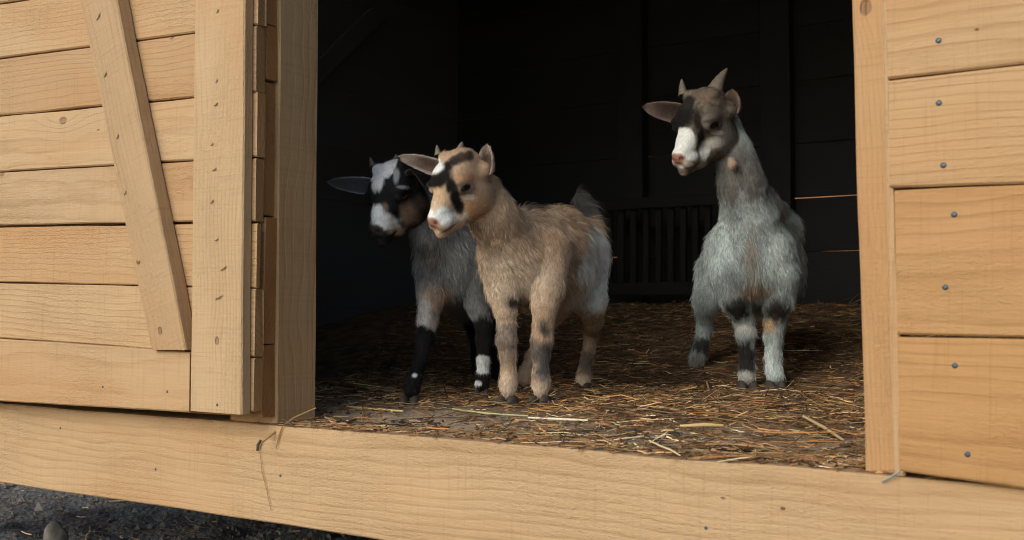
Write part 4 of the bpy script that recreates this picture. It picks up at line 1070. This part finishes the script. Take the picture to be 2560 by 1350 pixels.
# ---- right goat: horned, grey-white with a brown-black face
g = Goat(P(1880, 965, 2.15) * (1, 1, 0) + (0, 0, .02), [[-0.6895, 0.6354, -0.3476], [-0.5237, -0.7689, -0.3668], [-0.5004, -0.0708, 0.8629]], (0.3757, 0.2894), 2.0, 1.285)
back = norm(P(1915, 640, 2.3) - P(1870, 640, 2.08)); TF = back * .5 + dn * 1.0
g.chain([(1870, 632, 2.08, 86), (1906, 636, 2.2, 88), (1895, 640, 2.33, 80)], .03, .017, TF)
g.chain([(1870, 678, 2.07, 84), (1905, 690, 2.2, 84), (1890, 695, 2.32, 76)], .03, .025, TF)
g.chain([(1820, 320, 2.035, 33), (1838, 390, 2.03, 38), (1852, 455, 2.04, 49), (1872, 545, 2.065, 72)], .03, .010)
g.chain([(1900, 500, 2.08, 34), (1960, 570, 2.15, 40)], .03, .016)
g.chain([(1812, 622, 2.07, 44), (1820, 690, 2.035, 42)], .03, .018)
g.chain([(1820, 690, 2.035, 42), (1838, 750, 2.035, 34), (1858, 800, 2.05, 22), (1865, 835, 2.045, 21.5), (1868, 885, 2.05, 16.5), (1868, 920, 2.047, 18), (1867, 940, 2.042, 19.5)], .009, .011)
g.chain([(1928, 622, 2.075, 48), (1945, 692, 2.04, 45)], .03, .018)
g.chain([(1945, 692, 2.04, 45), (1946, 755, 2.04, 35), (1936, 805, 2.05, 22), (1933, 840, 2.045, 20.5), (1932, 890, 2.05, 16.5), (1935, 925, 2.047, 18), (1938, 940, 2.042, 19.5)], .009, .011)
g.chain([(1788, 680, 2.30, 50), (1766, 752, 2.27, 30), (1763, 815, 2.31, 16.5), (1750, 865, 2.28, 15), (1743, 900, 2.275, 19)], .014, .013)
g.chain([(1960, 690, 2.32, 50), (1945, 752, 2.28, 30), (1945, 815, 2.33, 16.5), (1937, 865, 2.30, 15), (1935, 895, 2.29, 19)], .014, .013)
g.head()
g.chain([(1826, 398, 1.985, 7), (1831, 412, 1.980, 11.5)], .002, .006)      # wattle
def body3(W):
    n = rnd_noise(W, 24, 63)[:, None]; c = np.array((.27, .32, .32)) * (1 - n) + np.array((.49, .56, .55)) * n
    LT = (.58, .68, .67)
    return blobs(W, c, [
        (1845, 430, 2.0, (95, 140, 95), (.21, .205, .19), .5), (1895, 470, 2.08, (50, 90, 90), (.13, .125, .115), .7), (1980, 600, 2.2, (60, 90, 60), (.36, .32, .28), .8), (1930, 540, 2.1, (40, 60, 40), (.30, .27, .24), .8),
        (1880, 640, 2.0, (20, 60, 90), (.33, .31, .28), .8), (1882, 728, 2.02, (50, 80, 32), (.26, .19, .125), .7), (1925, 620, 2.03, (34, 60, 60), LT, .7), (1800, 620, 2.02, (36, 60, 60), LT, .7),
        (1850, 775, 2.01, (38, 70, 42), (.03, .028, .026), .6), (1940, 780, 2.01, (44, 70, 50), (.03, .028, .025), .6), (1975, 760, 2.06, (24, 40, 40), (.42, .40, .36), .6),
        (1866, 893, 2.04, (50, 60, 46), (.028, .027, .026), .35), (1868, 822, 2.04, (26, 30, 20), (.46, .46, .43), .6), (1866, 948, 2.04, (50, 50, 22), (.52, .52, .49), .45),
        (1935, 900, 2.04, (50, 60, 60), LT, .35), (1922, 815, 2.04, (18, 26, 22), (.44, .32, .19), .6), (1935, 835, 2.05, (24, 30, 12), (.26, .21, .16), .7),
        (1752, 862, 2.28, (40, 60, 22), (.05, .05, .048), .5), (1745, 905, 2.28, (40, 60, 22), (.26, .25, .22), .5), (1778, 790, 2.28, (16, 40, 14), (.3, .25, .19), .6), (1832, 412, 1.98, (20, 20, 20), (.42, .32, .24), .4)])
def head3(q, W):
    a = np.abs(q[:, 1]); s = np.stack([q[:, 0], a, q[:, 2]], 1); n = rnd_noise(q * (1, 2.4, 1), .2, 72)[:, None]
    c = np.array((.06, .055, .05)) * (1 - n) + np.array((.25, .215, .165)) * n
    D = 1.955; d = 120
    c = blobs(W, c, [
        (1822, 345, D, (38, d, 46), (.25, .235, .21), .8), (1780, 300, D, (34, d, 30), (.16, .14, .115), .7), (1770, 240, D, (34, d, 22), (.17, .13, .095), .8), (1805, 425, D, (44, d, 16), (.10, .085, .075), .7),
        (1760, 405, D, (20, d, 16), (.40, .34, .26), .7),
        (1706, 275, D, (33, d, 50), BLACK, .4), (1696, 298, D, (24, d, 30), BLACK, .35), (1720, 246, D, (22, d, 28), (.025, .022, .02), .5),
        (1742, 300, D, (13, d, 36), (.025, .02, .017), .6), (1753, 343, D, (11, d, 34), BLACK, .5),
        (1706, 352, D, (34, d, 34), WHITE, .25), (1698, 382, D, (26, d, 28), WHITE, .4), (1724, 388, D, (28, d, 18), WHITE, .5), (1716, 412, D, (22, d, 8), (.55, .5, .44), .5),
        (1766, 374, D, (18, d, 26), WHITE, .5), (1788, 356, D, (30, d, 16), (.62, .62, .58), .6), (1795, 330, D, (22, d, 6), (.55, .52, .46), .6),
        (1706, 440, D, (26, d, 9), (.46, .38, .28), .6), (1748, 432, D, (14, d, 10), (.30, .23, .15), .6)], .6)
    c = mixc(c, (.04, .03, .025), bl(s, (21.5, 37, 1.8), (12.5, 6, 7), .3, 13)); c = mixc(c, PINK, bl(s, (80, 3, -23), (8.5, 12, 9.5), .3, 14))
    c = mixc(c, (.02, .012, .01), bl(s, (81.5, 8.5, -23.5), (5, 4, 2.8), .3, 15)); c = mixc(c, (.20, .11, .08), bl(s, (66, 12, -42.5), (19, 12, 2.4), .4, 17))
    return c
finish_goat(g, 'horned grey-white goat kid with a dark brown face and white muzzle, standing at right',
    [(g.H((-18, -31, 2)), P(1605, 267, 2.0), .041, -FWD * 1. - UP * .15, .36, .03), (g.H((-27, 35, 0)), P(1832, 225, 1.965), .038, -FWD * .85 - RIGHT * .75, .62, .05)],
    [(P(1784, 240, 2.0), P(1819, 170, 2.03), .0205, tuple(-RIGHT * .05)), (P(1709, 240, 2.02), P(1704, 197, 2.03), .0115, tuple(-RIGHT * .02))],
    [(P(x, y, d) * (1, 1, 0) + np.array([0, 0, z_]), -FWD, s_) for x, y, d, z_, s_ in ((1867, 958, 2.04, .013, .0205), (1937, 958, 2.04, .013, .0205), (1741, 912, 2.28, .036, .0155), (1935, 905, 2.29, .038, .0155))],
    body3, head3, earc((.30, .25, .2), (.17, .12, .10), (.34, .27, .22)), 95000)
#GOATS-END
bpy.context.view_layer.update()
